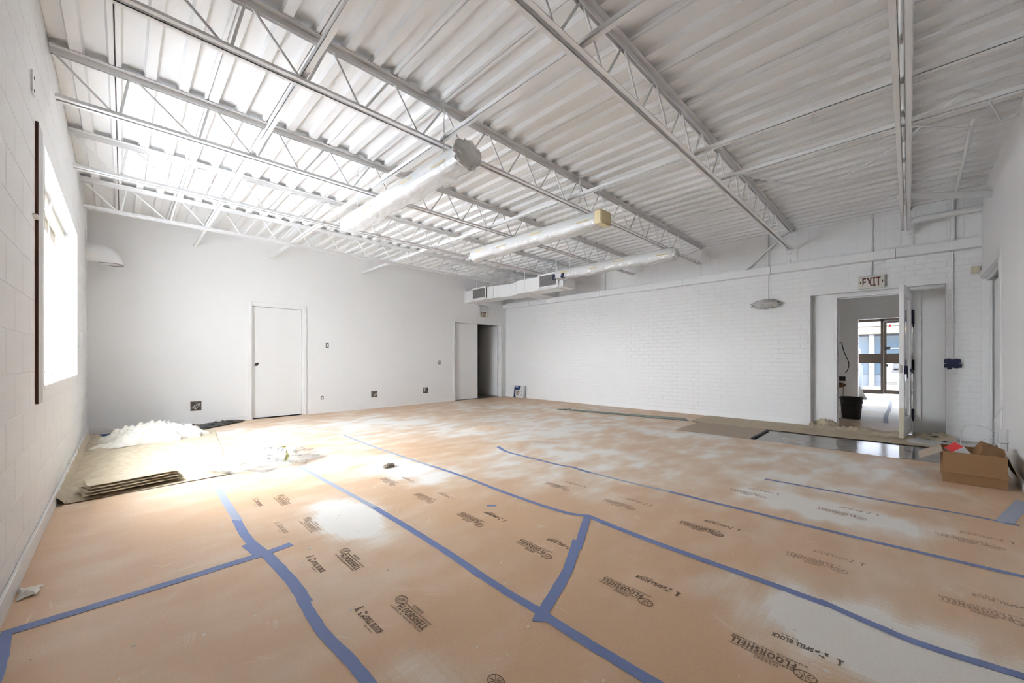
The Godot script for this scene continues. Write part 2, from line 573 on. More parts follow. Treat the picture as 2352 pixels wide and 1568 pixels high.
func build_walls() -> void:
	# block wall with the window
	var wl := setting("wall_left", "white painted concrete block wall with the window")
	var st := S()
	var x0 := XL - 0.26
	var xs := XL - 0.0016
	var wz0 := -6.46
	var wz1 := -3.90
	var wy0 := 0.89
	var wy1 := 2.45
	bx(st, Vector3(x0, -0.3, ZB - 2.0), Vector3(xs, 3.4, wz0))
	bx(st, Vector3(x0, -0.3, wz1), Vector3(xs, 3.4, ZF + 0.4))
	bx(st, Vector3(x0, -0.3, wz0), Vector3(xs, wy0, wz1))
	bx(st, Vector3(x0, wy1, wz0), Vector3(xs, 3.4, wz1))
	put("wall_face", st, M.painted_masonry, wl)
	var cache := {}
	for r in 16:
		var y0 := r * 0.2 + 0.002
		var y1 := minf(y0 + 0.196, HJ + 0.03)
		for k in range(-1, 23):
			var a := ZF - k * 0.4 - (0.2 if r % 2 else 0.0)
			var z1 := minf(a - 0.002, ZF)
			var z0 := maxf(a - 0.398, ZB)
			if y1 > wy0 and y0 < wy1:
				if z0 >= wz0 and z1 <= wz1:
					continue
				if z0 < wz1 and z1 > wz1:
					z0 = wz1
				if z0 < wz0 and z1 > wz0:
					z1 = wz0
			if z1 - z0 < 0.02:
				continue
			var o := mi("block", block_mesh(cache, Vector3(0.004, (y1 - y0) / 2, (z1 - z0) / 2), 0.0013), M.painted_masonry, wl)
			o.position = Vector3(XL - 0.004, (y0 + y1) / 2, (z0 + z1) / 2)
	# wall with the flush doors, smooth plasterboard
	st = S()
	var t := 0.12
	bx(st, Vector3(x0, -0.1, ZB - t), Vector3(1.615, HJ + 0.02, ZB))
	bx(st, Vector3(1.615, 2.03, ZB - t), Vector3(2.46, HJ + 0.02, ZB))
	bx(st, Vector3(2.46, -0.1, ZB - t), Vector3(6.03, HJ + 0.02, ZB))
	bx(st, Vector3(6.03, 2.035, ZB - t), Vector3(7.667, HJ + 0.02, ZB))
	bx(st, Vector3(7.667, -0.1, ZB - t), Vector3(8.06, HJ + 0.02, ZB))
	var wb := put("wall_back", st, M.white_wall_paint)
	wb.set_meta("kind", "structure")
	wb.set_meta("label", "smooth white plasterboard wall with two flush doors")
	# brick wall
	var wr := setting("wall_right", "white painted brick wall with the glazed door")
	st = S()
	var oz0 := -1.11
	var oz1 := 0.348
	var oh := 2.087
	var xf := XR + 0.0025
	bx(st, Vector3(xf, -0.3, ZB - 2.0), Vector3(8.06, 3.4, oz0))
	bx(st, Vector3(xf, -0.3, oz1), Vector3(8.06, 3.4, 3.0))
	bx(st, Vector3(xf, oh, oz0), Vector3(8.06, 3.4, oz1))
	put("wall_face", st, M.painted_masonry, wr)
	var all := []
	for r in 32:
		var y := 0.105 + r * 0.076
		for k in range(-1, 46):
			var a := ZF - k * 0.2 - (0.1 if r % 2 else 0.0)
			var z1 := minf(a - 0.0028, ZF)
			var z0 := maxf(a - 0.1972, ZB)
			if y < oh and y + 0.07 > oh - 0.02 and z0 < oz1 and z1 > oz0:
				continue
			if y < oh:
				if z0 >= oz0 and z1 <= oz1:
					continue
				if z0 < oz1 and z1 > oz1:
					z0 = oz1
				if z0 < oz0 and z1 > oz0:
					z1 = oz0
			if z1 - z0 < 0.015:
				continue
			all.append([Vector3(XR, y + 0.036, (z0 + z1) / 2), (z1 - z0) / 2, 0.0352])
	all.sort_custom(func(p, q): return p[0].length_squared() < q[0].length_squared())
	cache = {}
	var rest := S()
	for i in all.size():
		var b: Array = all[i]
		var half := Vector3(0.006, b[2], b[1])
		var j := Vector3(0.006 + rng.randf_range(-0.0006, 0.0006), 0, 0)
		if i < 300:
			var o := mi("brick", block_mesh(cache, half, 0.0022), M.painted_masonry, wr)
			o.position = b[0] + j
		else:
			obox(rest, Transform3D(Basis(), b[0] + j), half, 0.0022)
	# taller units above the trunking
	for r in 2:
		for k in 60:
			var z1 := ZF - k * 0.149 - 0.003
			var z0 := maxf(z1 - 0.1455, ZB)
			var y0 := 2.67 + r * 0.262
			if z1 - z0 > 0.02:
				obox(rest, Transform3D(Basis(), Vector3(XR + 0.006 + rng.randf_range(-0.0003, 0.0003), y0 + 0.128, (z0 + z1) / 2)), Vector3(0.006, 0.1292, (z1 - z0) / 2), 0.0018)
	var bw := put("brickwork", rest, M.painted_masonry, wr)
	bw.set_meta("kind", "stuff")
	# wall beside the photographer with the closet opening
	st = S()
	bx(st, Vector3(x0, -0.1, ZF), Vector3(6.38, 3.4, ZF + 0.2))
	bx(st, Vector3(6.38, 2.11, ZF), Vector3(8.06, 3.4, ZF + 0.2))
	bx(st, Vector3(7.835, -0.1, ZF + 0.001), Vector3(8.06, 2.11, ZF + 0.2))
	var wf := put("wall_front", st, M.white_wall_paint)
	wf.set_meta("kind", "structure")
	wf.set_meta("label", "smooth white plasterboard wall with the closet doorway")
	# skirtings
	var defs := [
		["baseboard_left", Vector3(XL, 0, ZB), Vector3(XL + 0.014, 0.10, ZF)],
		["baseboard_right", Vector3(XR - 0.012, 0, ZB), Vector3(XR, 0.105, -1.115)],
		["baseboard_front", Vector3(XL, 0, ZF - 0.014), Vector3(6.2, 0.09, ZF)],
	]
	for d in defs:
		st = S()
		bx(st, d[1], d[2], 0.003)
		var o := put(d[0], st, M.trim_white)
		o.set_meta("kind", "structure")
		o.set_meta("label", "white painted skirting along the foot of the wall")
	var bb := setting("baseboard_back", "white painted skirting along the wall with the flush doors")
	for a in [[XL, 1.56], [2.545, 5.975]]:
		st = S()
		bx(st, Vector3(a[0], 0, ZB), Vector3(a[1], 0.09, ZB + 0.012), 0.003)
		put("skirting_board", st, M.trim_white, bb)
	# dark corridor behind the wall with the flush doors
	var cw := setting("wall_corridor", "unlit corridor behind the half open flush door")
	st = S()
	bx(st, Vector3(x0, -0.1, ZB - 2.0), Vector3(8.06, 3.4, ZB - 1.9))
	put("wall_face", st, M.front_room_paint, cw)

func build_ceiling() -> void:
	var c := setting("ceiling", "white painted corrugated steel roof deck")
	var st := S()
	bx(st, Vector3(XL - 0.26, HD + 0.006, ZB - 2.0), Vector3(8.3, 3.45, ZF + 0.4))
	put("roof_slab", st, M.deck_white, c)
	st = S()
	bx(st, Vector3(XL - 0.26, 3.45, ZB - 2.0), Vector3(XL, 4.1, ZF + 0.4))
	put("added_parapet", st, M.painted_masonry, c)  # unseen upstand, added to lengthen the building shade on the yard
	var edges := [XL]
	for k in 9:
		edges.append(-0.04 + 0.96 * k)
	edges.append(XR)
	for s in edges.size() - 1:
		var a: float = edges[s]
		var b: float = edges[s + 1]
		var prof := []
		var first := int(floor((a + 0.04) / 0.192 + 0.5))
		for k in range(first, first + 7):
			var xr := -0.04 + 0.192 * k
			for q in [[xr - 0.042, HD], [xr - 0.03, HJ], [xr + 0.03, HJ], [xr + 0.042, HD]]:
				prof.append(Vector2(q[0], q[1]))
		# cut to this sheet, with a narrow side-lap at each edge
		var cut := []
		var lo := a + (0.005 if s > 0 else 0.0)
		var hi := b - (0.005 if s < edges.size() - 2 else 0.0)
		for k in prof.size():
			var p: Vector2 = prof[k]
			if k > 0:
				var q: Vector2 = prof[k - 1]
				for lim in [lo, hi]:
					if q.x < lim and p.x > lim:
						cut.append(Vector2(lim, lerpf(q.y, p.y, (lim - q.x) / (p.x - q.x))))
			if p.x > lo and p.x < hi:
				cut.append(p)
		if cut.size() < 2:
			cut = [Vector2(lo, HD), Vector2(hi, HD)]
		if cut[0].x > lo + 0.001:
			cut.push_front(Vector2(lo, cut[0].y))
		if cut[cut.size() - 1].x < hi - 0.001:
			cut.append(Vector2(hi, cut[cut.size() - 1].y))
		st = S()
		for k in cut.size() - 1:
			var p: Vector2 = cut[k]
			var q: Vector2 = cut[k + 1]
			quad(st, Vector3(p.x, p.y, ZB - 0.05), Vector3(q.x, q.y, ZB - 0.05), Vector3(q.x, q.y, ZF + 0.02), Vector3(p.x, p.y, ZF + 0.02))
			quad(st, Vector3(p.x, p.y + 0.004, ZF + 0.02), Vector3(q.x, q.y + 0.004, ZF + 0.02), Vector3(q.x, q.y + 0.004, ZB - 0.05), Vector3(p.x, p.y + 0.004, ZB - 0.05))
		for lim in [cut[0], cut[cut.size() - 1]]:
			if lim.y < HD - 0.01:
				bx(st, Vector3(lim.x - 0.001, HJ, ZB), Vector3(lim.x + 0.001, HD + 0.004, ZF))
		if s > 0 and b - a > 0.9:   # narrow side seam halfway
			bx(st, Vector3(a + 0.515, HJ + 0.002, ZB), Vector3(a + 0.537, HD, ZF), 0.004)
		put("deck_sheet", st, M.deck_white, c)

func casing(st: SurfaceTool, x0: float, x1: float, h: float, w: float, z: float) -> void:
	bx(st, Vector3(x0 - w, 0, z), Vector3(x0, h + w, z + 0.014), 0.003)
	bx(st, Vector3(x1, 0, z), Vector3(x1 + w, h + w, z + 0.014), 0.003)
	bx(st, Vector3(x0, h, z), Vector3(x1, h + w, z + 0.014), 0.003)

func build_doors() -> void:
	# flush door of the plasterboard wall
	var d := setting("door_1", "closed white flush door with a bored hole in place of its knob")
	var st := S()
	casing(st, 1.615, 2.46, 2.03, 0.055, ZB)
	put("casing", st, M.trim_white, d)
	st = S()
	bx(st, Vector3(1.615, 0, ZB - 0.12), Vector3(1.633, 2.03, ZB))
	bx(st, Vector3(2.442, 0, ZB - 0.12), Vector3(2.46, 2.03, ZB))
	bx(st, Vector3(1.633, 2.012, ZB - 0.12), Vector3(2.442, 2.03, ZB))
	put("jamb", st, M.trim_white, d)
	st = S()
	bx(st, Vector3(1.636, 0.018, ZB - 0.085), Vector3(2.438, 2.008, ZB - 0.045), 0.002)
	put("leaf", st, M.door_white, d)
	st = S()
	tube(st, [Vector3(1.70, 0.975, ZB - 0.0455), Vector3(1.70, 0.975, ZB - 0.044)], 0.027, 20)
	bx(st, Vector3(1.668, 0.945, ZB - 0.0455), Vector3(1.685, 0.975, ZB - 0.0441))
	bx(st, Vector3(1.715, 0.98, ZB - 0.0455), Vector3(1.732, 1.005, ZB - 0.0441))
	put("bore_hole", st, M.dark_metal, d)
	# pair of flush doors beside the brick wall, one leaf open into the dark corridor
	d = setting("door_2", "pair of white flush doors beside the brick wall, one leaf open")
	st = S()
	casing(st, 6.03, 7.667, 2.035, 0.055, ZB)
	put("casing", st, M.trim_white, d)
	st = S()
	bx(st, Vector3(6.03, 0, ZB - 0.12), Vector3(6.045, 2.035, ZB))
	bx(st, Vector3(7.65, 0, ZB - 0.12), Vector3(7.667, 2.035, ZB))
	bx(st, Vector3(6.045, 2.018, ZB - 0.12), Vector3(7.65, 2.035, ZB))
	put("jamb", st, M.trim_white, d)
	st = S()
	bx(st, Vector3(6.048, 0.012, ZB - 0.115), Vector3(6.84, 2.014, ZB - 0.072), 0.002)
	put("leaf", st, M.door_white, d)
	st = S()
	var t := Transform3D(Basis(Vector3.UP, deg_to_rad(88.0)), Vector3(7.635, 0, ZB - 0.125))
	obox(st, t * Transform3D(Basis(), Vector3(0.4, 1.015, 0.0)), Vector3(0.395, 1.0, 0.021), 0.002)
	var leaf := put("leaf", st, M.door_white, d)
	st = S()
	tube(st, [t * Vector3(0.73, 0.96, -0.02), t * Vector3(0.73, 0.96, -0.06)], [0.012, 0.012], 12)
	lathe(st, [Vector2(0, -0.025), Vector2(0.02, -0.02), Vector2(0.027, 0), Vector2(0.02, 0.02), Vector2(0, 0.025)], t * Vector3(0.73, 0.96, -0.075), 16)
	put("knob", st, M.metal, leaf)
	for y in [0.27, 1.02, 1.72]:
		st = S()
		bx(st, Vector3(7.632, y, ZB - 0.135), Vector3(7.652, y + 0.10, ZB - 0.10), 0.002)
		put("hinge", st, M.trim_white, d)
	# glazed door standing open in the brick wall, with its panelled recess
	d = setting("door_3", "white glazed door standing open in the brick wall recess")
	st = S()
	bx(st, Vector3(7.96, -0.02, -1.12), Vector3(8.04, 2.1, -0.83))
	bx(st, Vector3(7.96, -0.02, 0.12), Vector3(8.04, 2.1, 0.36))
	bx(st, Vector3(7.96, 2.06, -0.83), Vector3(8.04, 2.1, 0.12))
	put("side_panel", st, M.white_wall_paint, d)
	st = S()
	bx(st, Vector3(7.935, 0, -0.83), Vector3(8.07, 2.06, -0.79), 0.003)
	bx(st, Vector3(7.935, 0, 0.035), Vector3(8.07, 2.06, 0.12), 0.003)
	bx(st, Vector3(7.935, 2.025, -0.79), Vector3(8.07, 2.065, 0.035), 0.003)
	bx(st, Vector3(7.99, 0, -0.79), Vector3(8.03, 2.025, -0.775), 0.002)
	bx(st, Vector3(7.99, 2.01, -0.79), Vector3(8.03, 2.025, 0.03), 0.002)
	put("door_frame", st, M.trim_white, d)
	var lf := Node3D.new()
	lf.name = "leaf"
	d.add_child(lf)
	lf.position = Vector3(7.945, 0.0, 0.008)
	lf.rotation.y = PI - 0.0935
	var w := 0.80
	st = S()
	for r in [[0.0, 0.105, 0.05, 2.04], [w - 0.105, w, 0.05, 2.04], [0.105, w - 0.105, 0.05, 0.27], [0.105, w - 0.105, 1.915, 2.04]]:
		bx(st, Vector3(r[0], r[2], -0.0225), Vector3(r[1], r[3], 0.0225), 0.002)
	put("leaf_frame", st, M.door_white, lf)
	st = S()
	for s in [-1.0, 1.0]:
		for r in [[0.105, 0.12, 0.27, 1.915], [w - 0.12, w - 0.105, 0.27, 1.915], [0.12, w - 0.12, 0.27, 0.285], [0.12, w - 0.12, 1.90, 1.915]]:
			bx(st, Vector3(r[0], r[2], 0.004 * s), Vector3(r[1], r[3], 0.017 * s), 0.002)
	put("glazing_bead", st, M.door_white, lf)
	st = S()
	bx(st, Vector3(0.107, 0.272, -0.003), Vector3(w - 0.107, 1.913, 0.003))
	put("pane", st, M.glass, lf)
	st = S()
	bx(st, Vector3(w - 0.0005, 0.052, -0.0215), Vector3(w + 0.0012, 0.44, 0.0215))
	put("unpainted_edge", st, M.cream_plastic, lf)
	st = S()
	bx(st, Vector3(w - 0.0005, 0.89, -0.012), Vector3(w + 0.003, 0.99, 0.012), 0.001)
	bx(st, Vector3(w - 0.09, 0.905, 0.022), Vector3(w - 0.03, 0.965, 0.03), 0.003)
	tube(st, [Vector3(w - 0.06, 0.935, 0.025), Vector3(w - 0.06, 0.935, 0.07), Vector3(w - 0.17, 0.935, 0.075)], 0.011, 10)
	put("lever_handle", st, M.metal, lf)
	st = S()
	bx(st, Vector3(w - 0.10, 0.875, -0.05), Vector3(w - 0.01, 0.985, -0.023), 0.008)
	obox(st, Transform3D(Basis(Vector3(0, 0, 1), 0.12), Vector3(w - 0.15, 0.915, -0.085)), Vector3(0.09, 0.018, 0.012), 0.006)
	obox(st, Transform3D(Basis(Vector3(0, 0, 1), -0.4), Vector3(w - 0.07, 0.86, -0.05)), Vector3(0.03, 0.03, 0.004), 0.001)
	put("masked_handle", st, M.navy_tape, lf)
	for y in [[1.66, 0.21, 0.035], [0.98, 0.16, 0.028], [0.30, 0.14, 0.03]]:
		st = S()
		obox(st, Transform3D(Basis(Vector3(0, 0, 1), 0.0), Vector3(0.015, y[0], -0.036)), Vector3(y[2], y[1] / 2, 0.014), 0.008)
		obox(st, Transform3D(Basis(Vector3(0, 0, 1), 0.3), Vector3(0.01, y[0] - y[1] / 2, -0.036)), Vector3(0.014, 0.035, 0.008), 0.004)
		put("masked_hinge", st, M.navy_tape, lf)
	# closet doorway in the wall beside the photographer
	d = setting("door_4", "white closet doorway close to the corner of the brick wall")
	st = S()
	bx(st, Vector3(6.235, 0, ZF - 0.016), Vector3(6.385, 2.2, ZF), 0.004)
	bx(st, Vector3(6.385, 2.115, ZF - 0.016), Vector3(7.835, 2.2, ZF), 0.004)
	put("casing", st, M.trim_white, d)
	st = S()
	bx(st, Vector3(6.385, 0, ZF), Vector3(6.4, 2.11, ZF + 0.2))
	bx(st, Vector3(6.4, 2.095, ZF), Vector3(7.835, 2.11, ZF + 0.2))
	bx(st, Vector3(7.82, 0, ZF), Vector3(7.835, 2.11, ZF + 0.2))
	bx(st, Vector3(6.4, 2.07, ZF + 0.035), Vector3(7.82, 2.095, ZF + 0.055), 0.002)
	bx(st, Vector3(7.80, 0.0, ZF + 0.06), Vector3(7.82, 2.07, ZF + 0.085), 0.002)
	put("jamb", st, M.trim_white, d)
	for a in [[6.41, 7.1], [7.105, 7.79]]:
		st = S()
		bx(st, Vector3(a[0], 0.015, ZF + 0.10), Vector3(a[1], 2.06, ZF + 0.135), 0.002)
		put("leaf", st, M.door_white, d)
	st = S()
	bx(st, Vector3(6.2, -0.1, ZF + 0.2), Vector3(8.06, 2.3, ZF + 0.3))
	put("closet_back", st, M.front_room_paint, d)

func build_window() -> void:
	var w := setting("window_1", "wide white window with roller blinds in the block wall")
	var z0 := -6.46
	var z1 := -3.90
	var y0 := 0.89
	var y1 := 2.45
	var st := S()   # plastered reveal lining
	var xo := XL - 0.255
	bx(st, Vector3(xo, y0 - 0.02, z0), Vector3(XL + 0.004, y0 + 0.012, z1), 0.003)
	bx(st, Vector3(xo, y1 - 0.012, z0), Vector3(XL + 0.002, y1 + 0.006, z1), 0.003)
	bx(st, Vector3(xo, y0, z0), Vector3(XL + 0.002, y1, z0 + 0.012), 0.003)
	bx(st, Vector3(xo, y0, z1 - 0.012), Vector3(XL + 0.002, y1, z1), 0.003)
	put("window_reveal", st, M.trim_white, w)
	st = S()
	var xg := XL - 0.215
	for r in [[y0 + 0.012, y0 + 0.07], [y1 - 0.07, y1 - 0.012]]:
		bx(st, Vector3(xg - 0.03, r[0], z0 + 0.012), Vector3(xg + 0.03, r[1], z1 - 0.012), 0.004)
	for z in [z0 + 0.042, -5.62, -5.18, -4.74, z1 - 0.042]:
		bx(st, Vector3(xg - 0.03, y0 + 0.06, z - 0.03), Vector3(xg + 0.03, y1 - 0.06, z + 0.03), 0.004)
	put("window_frame", st, M.trim_white, w)
	for a in [[z0 + 0.07, -5.65], [-5.59, -5.21], [-5.15, -4.77], [-4.71, z1 - 0.07]]:
		st = S()
		bx(st, Vector3(xg - 0.004, y0 + 0.07, a[0]), Vector3(xg + 0.004, y1 - 0.07, a[1]))
		put("pane", st, M.glass, w)
	st = S()
	bx(st, Vector3(xg + 0.03, y0 + 0.05, -5.5), Vector3(xg + 0.075, y0 + 0.075, -5.42), 0.004)
	bar(st, Vector3(xg + 0.06, y0 + 0.07, -5.46), Vector3(xg + 0.09, y0 + 0.03, -5.34), 0.014, 0.014, 0.003)
	put("crank_handle", st, M.trim_white, w)
	# two roller blinds, rolled up
	for k in 2:
		var a := [-5.16, -3.93] if k == 0 else [-6.42, -5.20]
		var b := thing("roller_blind", "white rolled up roller blind at the window head, %s" % ["next to the loose casing board" if k == 0 else "next to the vent pipe corner"], "blind", Vector3(XL - 0.12, y1 - 0.06, (a[0] + a[1]) / 2.0), "roller blinds of the window")
		var hl: float = (a[1] - a[0]) / 2.0
		st = S()
		tube(st, [Vector3(0, 0, -hl + 0.02), Vector3(0, 0, hl - 0.02)], 0.036, 20)
		put("roll", st, M.white_sheet, b)
		for s in [-1.0, 1.0]:
			st = S()
			bx(st, Vector3(-0.03, -0.04, s * hl - 0.006), Vector3(0.045, 0.048, s * hl + 0.006), 0.003)
			put("bracket", st, M.trim_white, b)
		st = S()
		bx(st, Vector3(-0.037, -0.115, -hl + 0.03), Vector3(-0.033, 0.0, hl - 0.03))
		bx(st, Vector3(-0.042, -0.135, -hl + 0.03), Vector3(-0.028, -0.112, hl - 0.03), 0.003)
		put("hem_bar", st, M.white_sheet, b)
		st = S()
		var loop := []
		for q in 24:
			var tt := TAU * q / 24
			loop.append(Vector3(0.03 * cos(tt) + 0.01, -0.66 + 0.66 * sin(tt), -hl + 0.012))
		tube(st, loop, 0.003, 6, true)
		put("bead_chain", st, M.trim_white, b)

func shell(called: String, st: SurfaceTool, label: String) -> void:
	var o := put(called, st, M.front_room_paint)
	o.set_meta("kind", "structure")
	o.set_meta("label", label)

func build_next_room() -> void:
	var st := S()
	bx(st, Vector3(8.06, -0.1, -2.9), Vector3(13.98, 3.2, -2.8))
	shell("wall_side_room", st, "unlit white side wall of the front room")
	st = S()
	bx(st, Vector3(8.06, -0.1, 2.8), Vector3(13.98, 3.2, 2.9))
	shell("wall_side_room_2", st, "unlit white far side wall of the front room")
	st = S()
	bx(st, Vector3(8.0, 3.0, -2.9), Vector3(17.0, 3.2, 2.9))
	shell("ceiling_front_room", st, "dim ceiling of the front room")
	var r := setting("wall_partition", "unlit white partition of the front room with the lobby opening")
	st = S()
	bx(st, Vector3(13.86, -0.1, -2.9), Vector3(13.98, 3.1, -0.957))
	bx(st, Vector3(13.86, 2.126, -0.957), Vector3(13.98, 3.1, 1.6))
	bx(st, Vector3(13.86, -0.1, 1.6), Vector3(13.98, 3.1, 2.9))
	put("wall_face", st, M.front_room_paint, r)
	st = S()
	bx(st, Vector3(13.85, 0, -0.957), Vector3(13.985, 2.126, -0.945), 0.002)
	bx(st, Vector3(13.85, 2.118, -0.957), Vector3(13.985, 2.13, 1.6), 0.002)
	put("corner_bead", st, M.trim_white, r)
	for q in [["wall_lobby", -2.3, -2.2], ["wall_lobby_2", 2.2, 2.3]]:
		st = S()
		bx(st, Vector3(13.98, -0.1, q[1]), Vector3(16.7, 3.1, q[2]))
		shell(q[0], st, "grey side wall of the entrance lobby")
	# tiled lobby floor
	var f := setting("floor_lobby", "pale square floor tiles of the entrance lobby")
	st = S()
	bx(st, Vector3(13.9, -0.3, -2.3), Vector3(16.75, -0.003, 2.3))
	put("grout", st, M.grout, f)
	var tm := S()
	obox(tm, Transform3D(), Vector3(0.222, 0.006, 0.222), 0.003)
	var tmesh := tm.commit()
	for i in 6:
		for j in 10:
			var o := mi("tile", tmesh, M.tile, f)
			o.position = Vector3(14.13 + i * 0.45, -0.003, -2.05 + j * 0.45)
	# shopfront: bronze frame, glass, push rail
	var s := setting("window_2", "brown framed glass shopfront of the lobby")
	st = S()
	for z in [[-2.2, -2.08], [-0.61, -0.54], [0.42, 0.52], [2.08, 2.2]]:
		bx(st, Vector3(16.56, 0, z[0]), Vector3(16.66, 2.34, z[1]), 0.004)
	bx(st, Vector3(16.56, 2.235, -2.2), Vector3(16.66, 2.34, 2.2), 0.004)
	bx(st, Vector3(16.56, 0, -2.08), Vector3(16.66, 0.125, -0.61), 0.004)
	bx(st, Vector3(16.56, 0, 0.52), Vector3(16.66, 0.125, 2.08), 0.004)
	bx(st, Vector3(16.55, 0.935, -2.08), Vector3(16.66, 1.24, -0.61), 0.004)
	bx(st, Vector3(16.56, 2.34, -2.2), Vector3(16.66, 3.05, 2.2))
	put("window_frame", st, M.bronze_frame, s)
	for a in [[-2.08, -0.61, 0.125, 0.935], [-2.08, -0.61, 1.24, 2.235], [0.52, 2.08, 0.125, 2.235]]:
		st = S()
		bx(st, Vector3(16.607, a[2], a[0]), Vector3(16.613, a[3], a[1]))
		put("pane", st, M.dimming_glass, s)
	var d := setting("door_5", "brown framed glass street door of the lobby")
	st = S()
	for z in [[-0.535, -0.475], [0.36, 0.42]]:
		bx(st, Vector3(16.54, 0.01, z[0]), Vector3(16.6, 2.23, z[1]), 0.004)
	for y in [[0.01, 0.125], [0.935, 1.24], [2.165, 2.23]]:
		bx(st, Vector3(16.54, y[0], -0.475), Vector3(16.6, y[1], 0.36), 0.004)
	put("leaf_frame", st, M.bronze_frame, d)
	for y in [[0.125, 0.935], [1.24, 2.165]]:
		st = S()
		bx(st, Vector3(16.567, y[0], -0.475), Vector3(16.573, y[1], 0.36))
		put("pane", st, M.dimming_glass, d)
	st = S()
	bx(st, Vector3(16.50, 1.36, -0.53), Vector3(16.54, 1.45, -0.47), 0.004)
	bx(st, Vector3(16.49, 1.365, -0.47), Vector3(16.55, 1.44, -0.39), 0.004)
	bx(st, Vector3(16.50, 0.84, -0.50), Vector3(16.55, 0.92, -0.44), 0.004)
	put("lock", st, M.dark_metal, d)
	st = S()
	bx(st, Vector3(16.566, 2.03, -0.45), Vector3(16.5675, 2.13, -0.33))
	put("notice", st, M.carton_white, d)
	st = S()
	obox(st, Transform3D(Basis(Vector3(1, 0, 0), 0.6), Vector3(16.5655, 2.085, -0.40)), Vector3(0.0004, 0.03, 0.02))
	put("notice_mark", st, M.red_print, d)
	# ceiling above the dim front room is closed; paper on its floor
	st = S()
	sheet(st, 12, 24, func(u, v): return Vector3(lerpf(8.07, 13.84, v), 0.004 + 0.002 * fn.get_noise_2d(u * 7, v * 13), lerpf(-0.05, -2.75, u)), func(p): return Vector2(0.08 + p.z * 0.03 + 0.1, 0.15 + p.x * 0.02))
	one("paper_sheet", st, M.kraft_paper, "brown floor paper in the dim front room beside the black pail", "floor paper")
	st = S()
	sheet(st, 12, 24, func(u, v): return Vector3(lerpf(8.07, 13.84, v), 0.005 + 0.002 * fn.get_noise_2d(u * 7 + 4, v * 13), lerpf(2.75, -0.08, u)), func(p): return Vector2(0.2 + p.z * 0.03, 0.15 + p.x * 0.02))
	one("paper_sheet", st, M.kraft_paper, "brown floor paper in the dim front room behind the open glazed door", "floor paper")
	st = S()
	ribbon(st, [Vector2(9.0, -0.27), Vector2(10.2, -0.30), Vector2(11.6, -0.29), Vector2(13.8, -0.32)], 0.06, 0.0095)
	one("blue_tape", st, M.blue_tape_dusty, "pale blue tape seam on the paper of the dim front room", "tape")

func build_outside() -> void:
	var st := S()
	bx(st, Vector3(-112, -0.9, -75), Vector3(70, -0.5, 65))
	var g := put("road", st, M.asphalt)
	g.set_meta("kind", "structure")
	g.set_meta("label", "pale asphalt street and yard around the building")
	st = S()
	bx(st, Vector3(-110, -0.5, -70), Vector3(XL - 0.262, -0.12, 60))
	g = put("yard", st, M.bounce_concrete)  # outside ground, made pale and wide to throw light indoors
	g.set_meta("kind", "structure")
	g.set_meta("label", "unseen yard outside the window, made pale to bounce light indoors")
	st = S()
	bx(st, Vector3(16.7, -0.5, -8), Vector3(18.3, -0.04, 8), 0.02)
	g = put("sidewalk", st, M.sidewalk)
	g.set_meta("kind", "structure")
	g.set_meta("label", "pale concrete pavement before the shopfront")
	# unseen wall, added to cut daylight reaching the wall with the flush doors
	st = S()
	bx(st, Vector3(-5.0, -0.12, -3.35), Vector3(XL - 0.262, 3.9, -2.95), 0.02)
	g = put("wall_light_blocker", st, M.light_blocker_paint)
	g.set_meta("kind", "structure")
	g.set_meta("label", "unseen outside wall added to cut window light on the flush door wall")
	# building across the street
	var b := thing("shop_building", "grey shop building across the street with a beige fascia and large window", "building", Vector3(31, -0.5, -1.5))
	st = S()
	bx(st, Vector3(0, 0, -12), Vector3(6, 7.0, 12))
	put("wall", st, M.facade_grey, b)
	st = S()
	bx(st, Vector3(-0.8, 3.0, -9), Vector3(0.0, 3.4, 9), 0.02)
	put("fascia", st, M.facade_beige, b)
	st = S()
	bx(st, Vector3(-0.9, 3.42, -9), Vector3(0.0, 3.55, 9), 0.01)
	for k in 36:
		bx(st, Vector3(-0.35, 3.55, -9 + k * 0.5), Vector3(0.0, 4.9, -8.96 + k * 0.5))
	bx(st, Vector3(-0.3, 3.55, -9), Vector3(0.0, 4.9, 9))
	put("upper_cladding", st, M.facade_white, b)
	for z in [-3.2, -1.6, 0.1]:
		st = S()
		bx(st, Vector3(-0.05, 0.7, z), Vector3(0.02, 2.9, z + 1.45))
		var w := put("window", st, M.facade_glass, b)
		st = S()
		for q in [z + 0.35, z + 1.05]:
			bx(st, Vector3(-0.08, 0.7, q), Vector3(-0.04, 2.2, q + 0.05))
		bx(st, Vector3(-0.08, 2.15, z + 0.35), Vector3(-0.04, 2.2, z + 1.1))
		bx(st, Vector3(-0.08, 1.5, z + 0.35), Vector3(-0.04, 1.55, z + 1.1))
		put("glazing_bar", st, M.facade_white, w)
	for z in [-0.14, -3.42]:
		st = S()
		bx(st, Vector3(-0.12, 0, z), Vector3(0.02, 3.0, z + 0.24))
		put("pier", st, M.facade_white, b)
	for z in [-2.9, -2.3, -1.75]:
		st = S()
		tube(st, [Vector3(27.5, -0.5, z), Vector3(27.5, 0.75, z)], 0.06, 10)
		one("bollard", st, M.facade_grey, "grey steel bollard before the shop across the street", "bollard", "bollards across the street")
	# parked cars
	car(Vector3(20.4, -0.5, 0.22), 0.0, "white parked car with a round star emblem facing the shopfront", true)
	car(Vector3(25.8, -0.5, -2.55), PI / 2, "white parked car with a red tail lamp across the street", false)

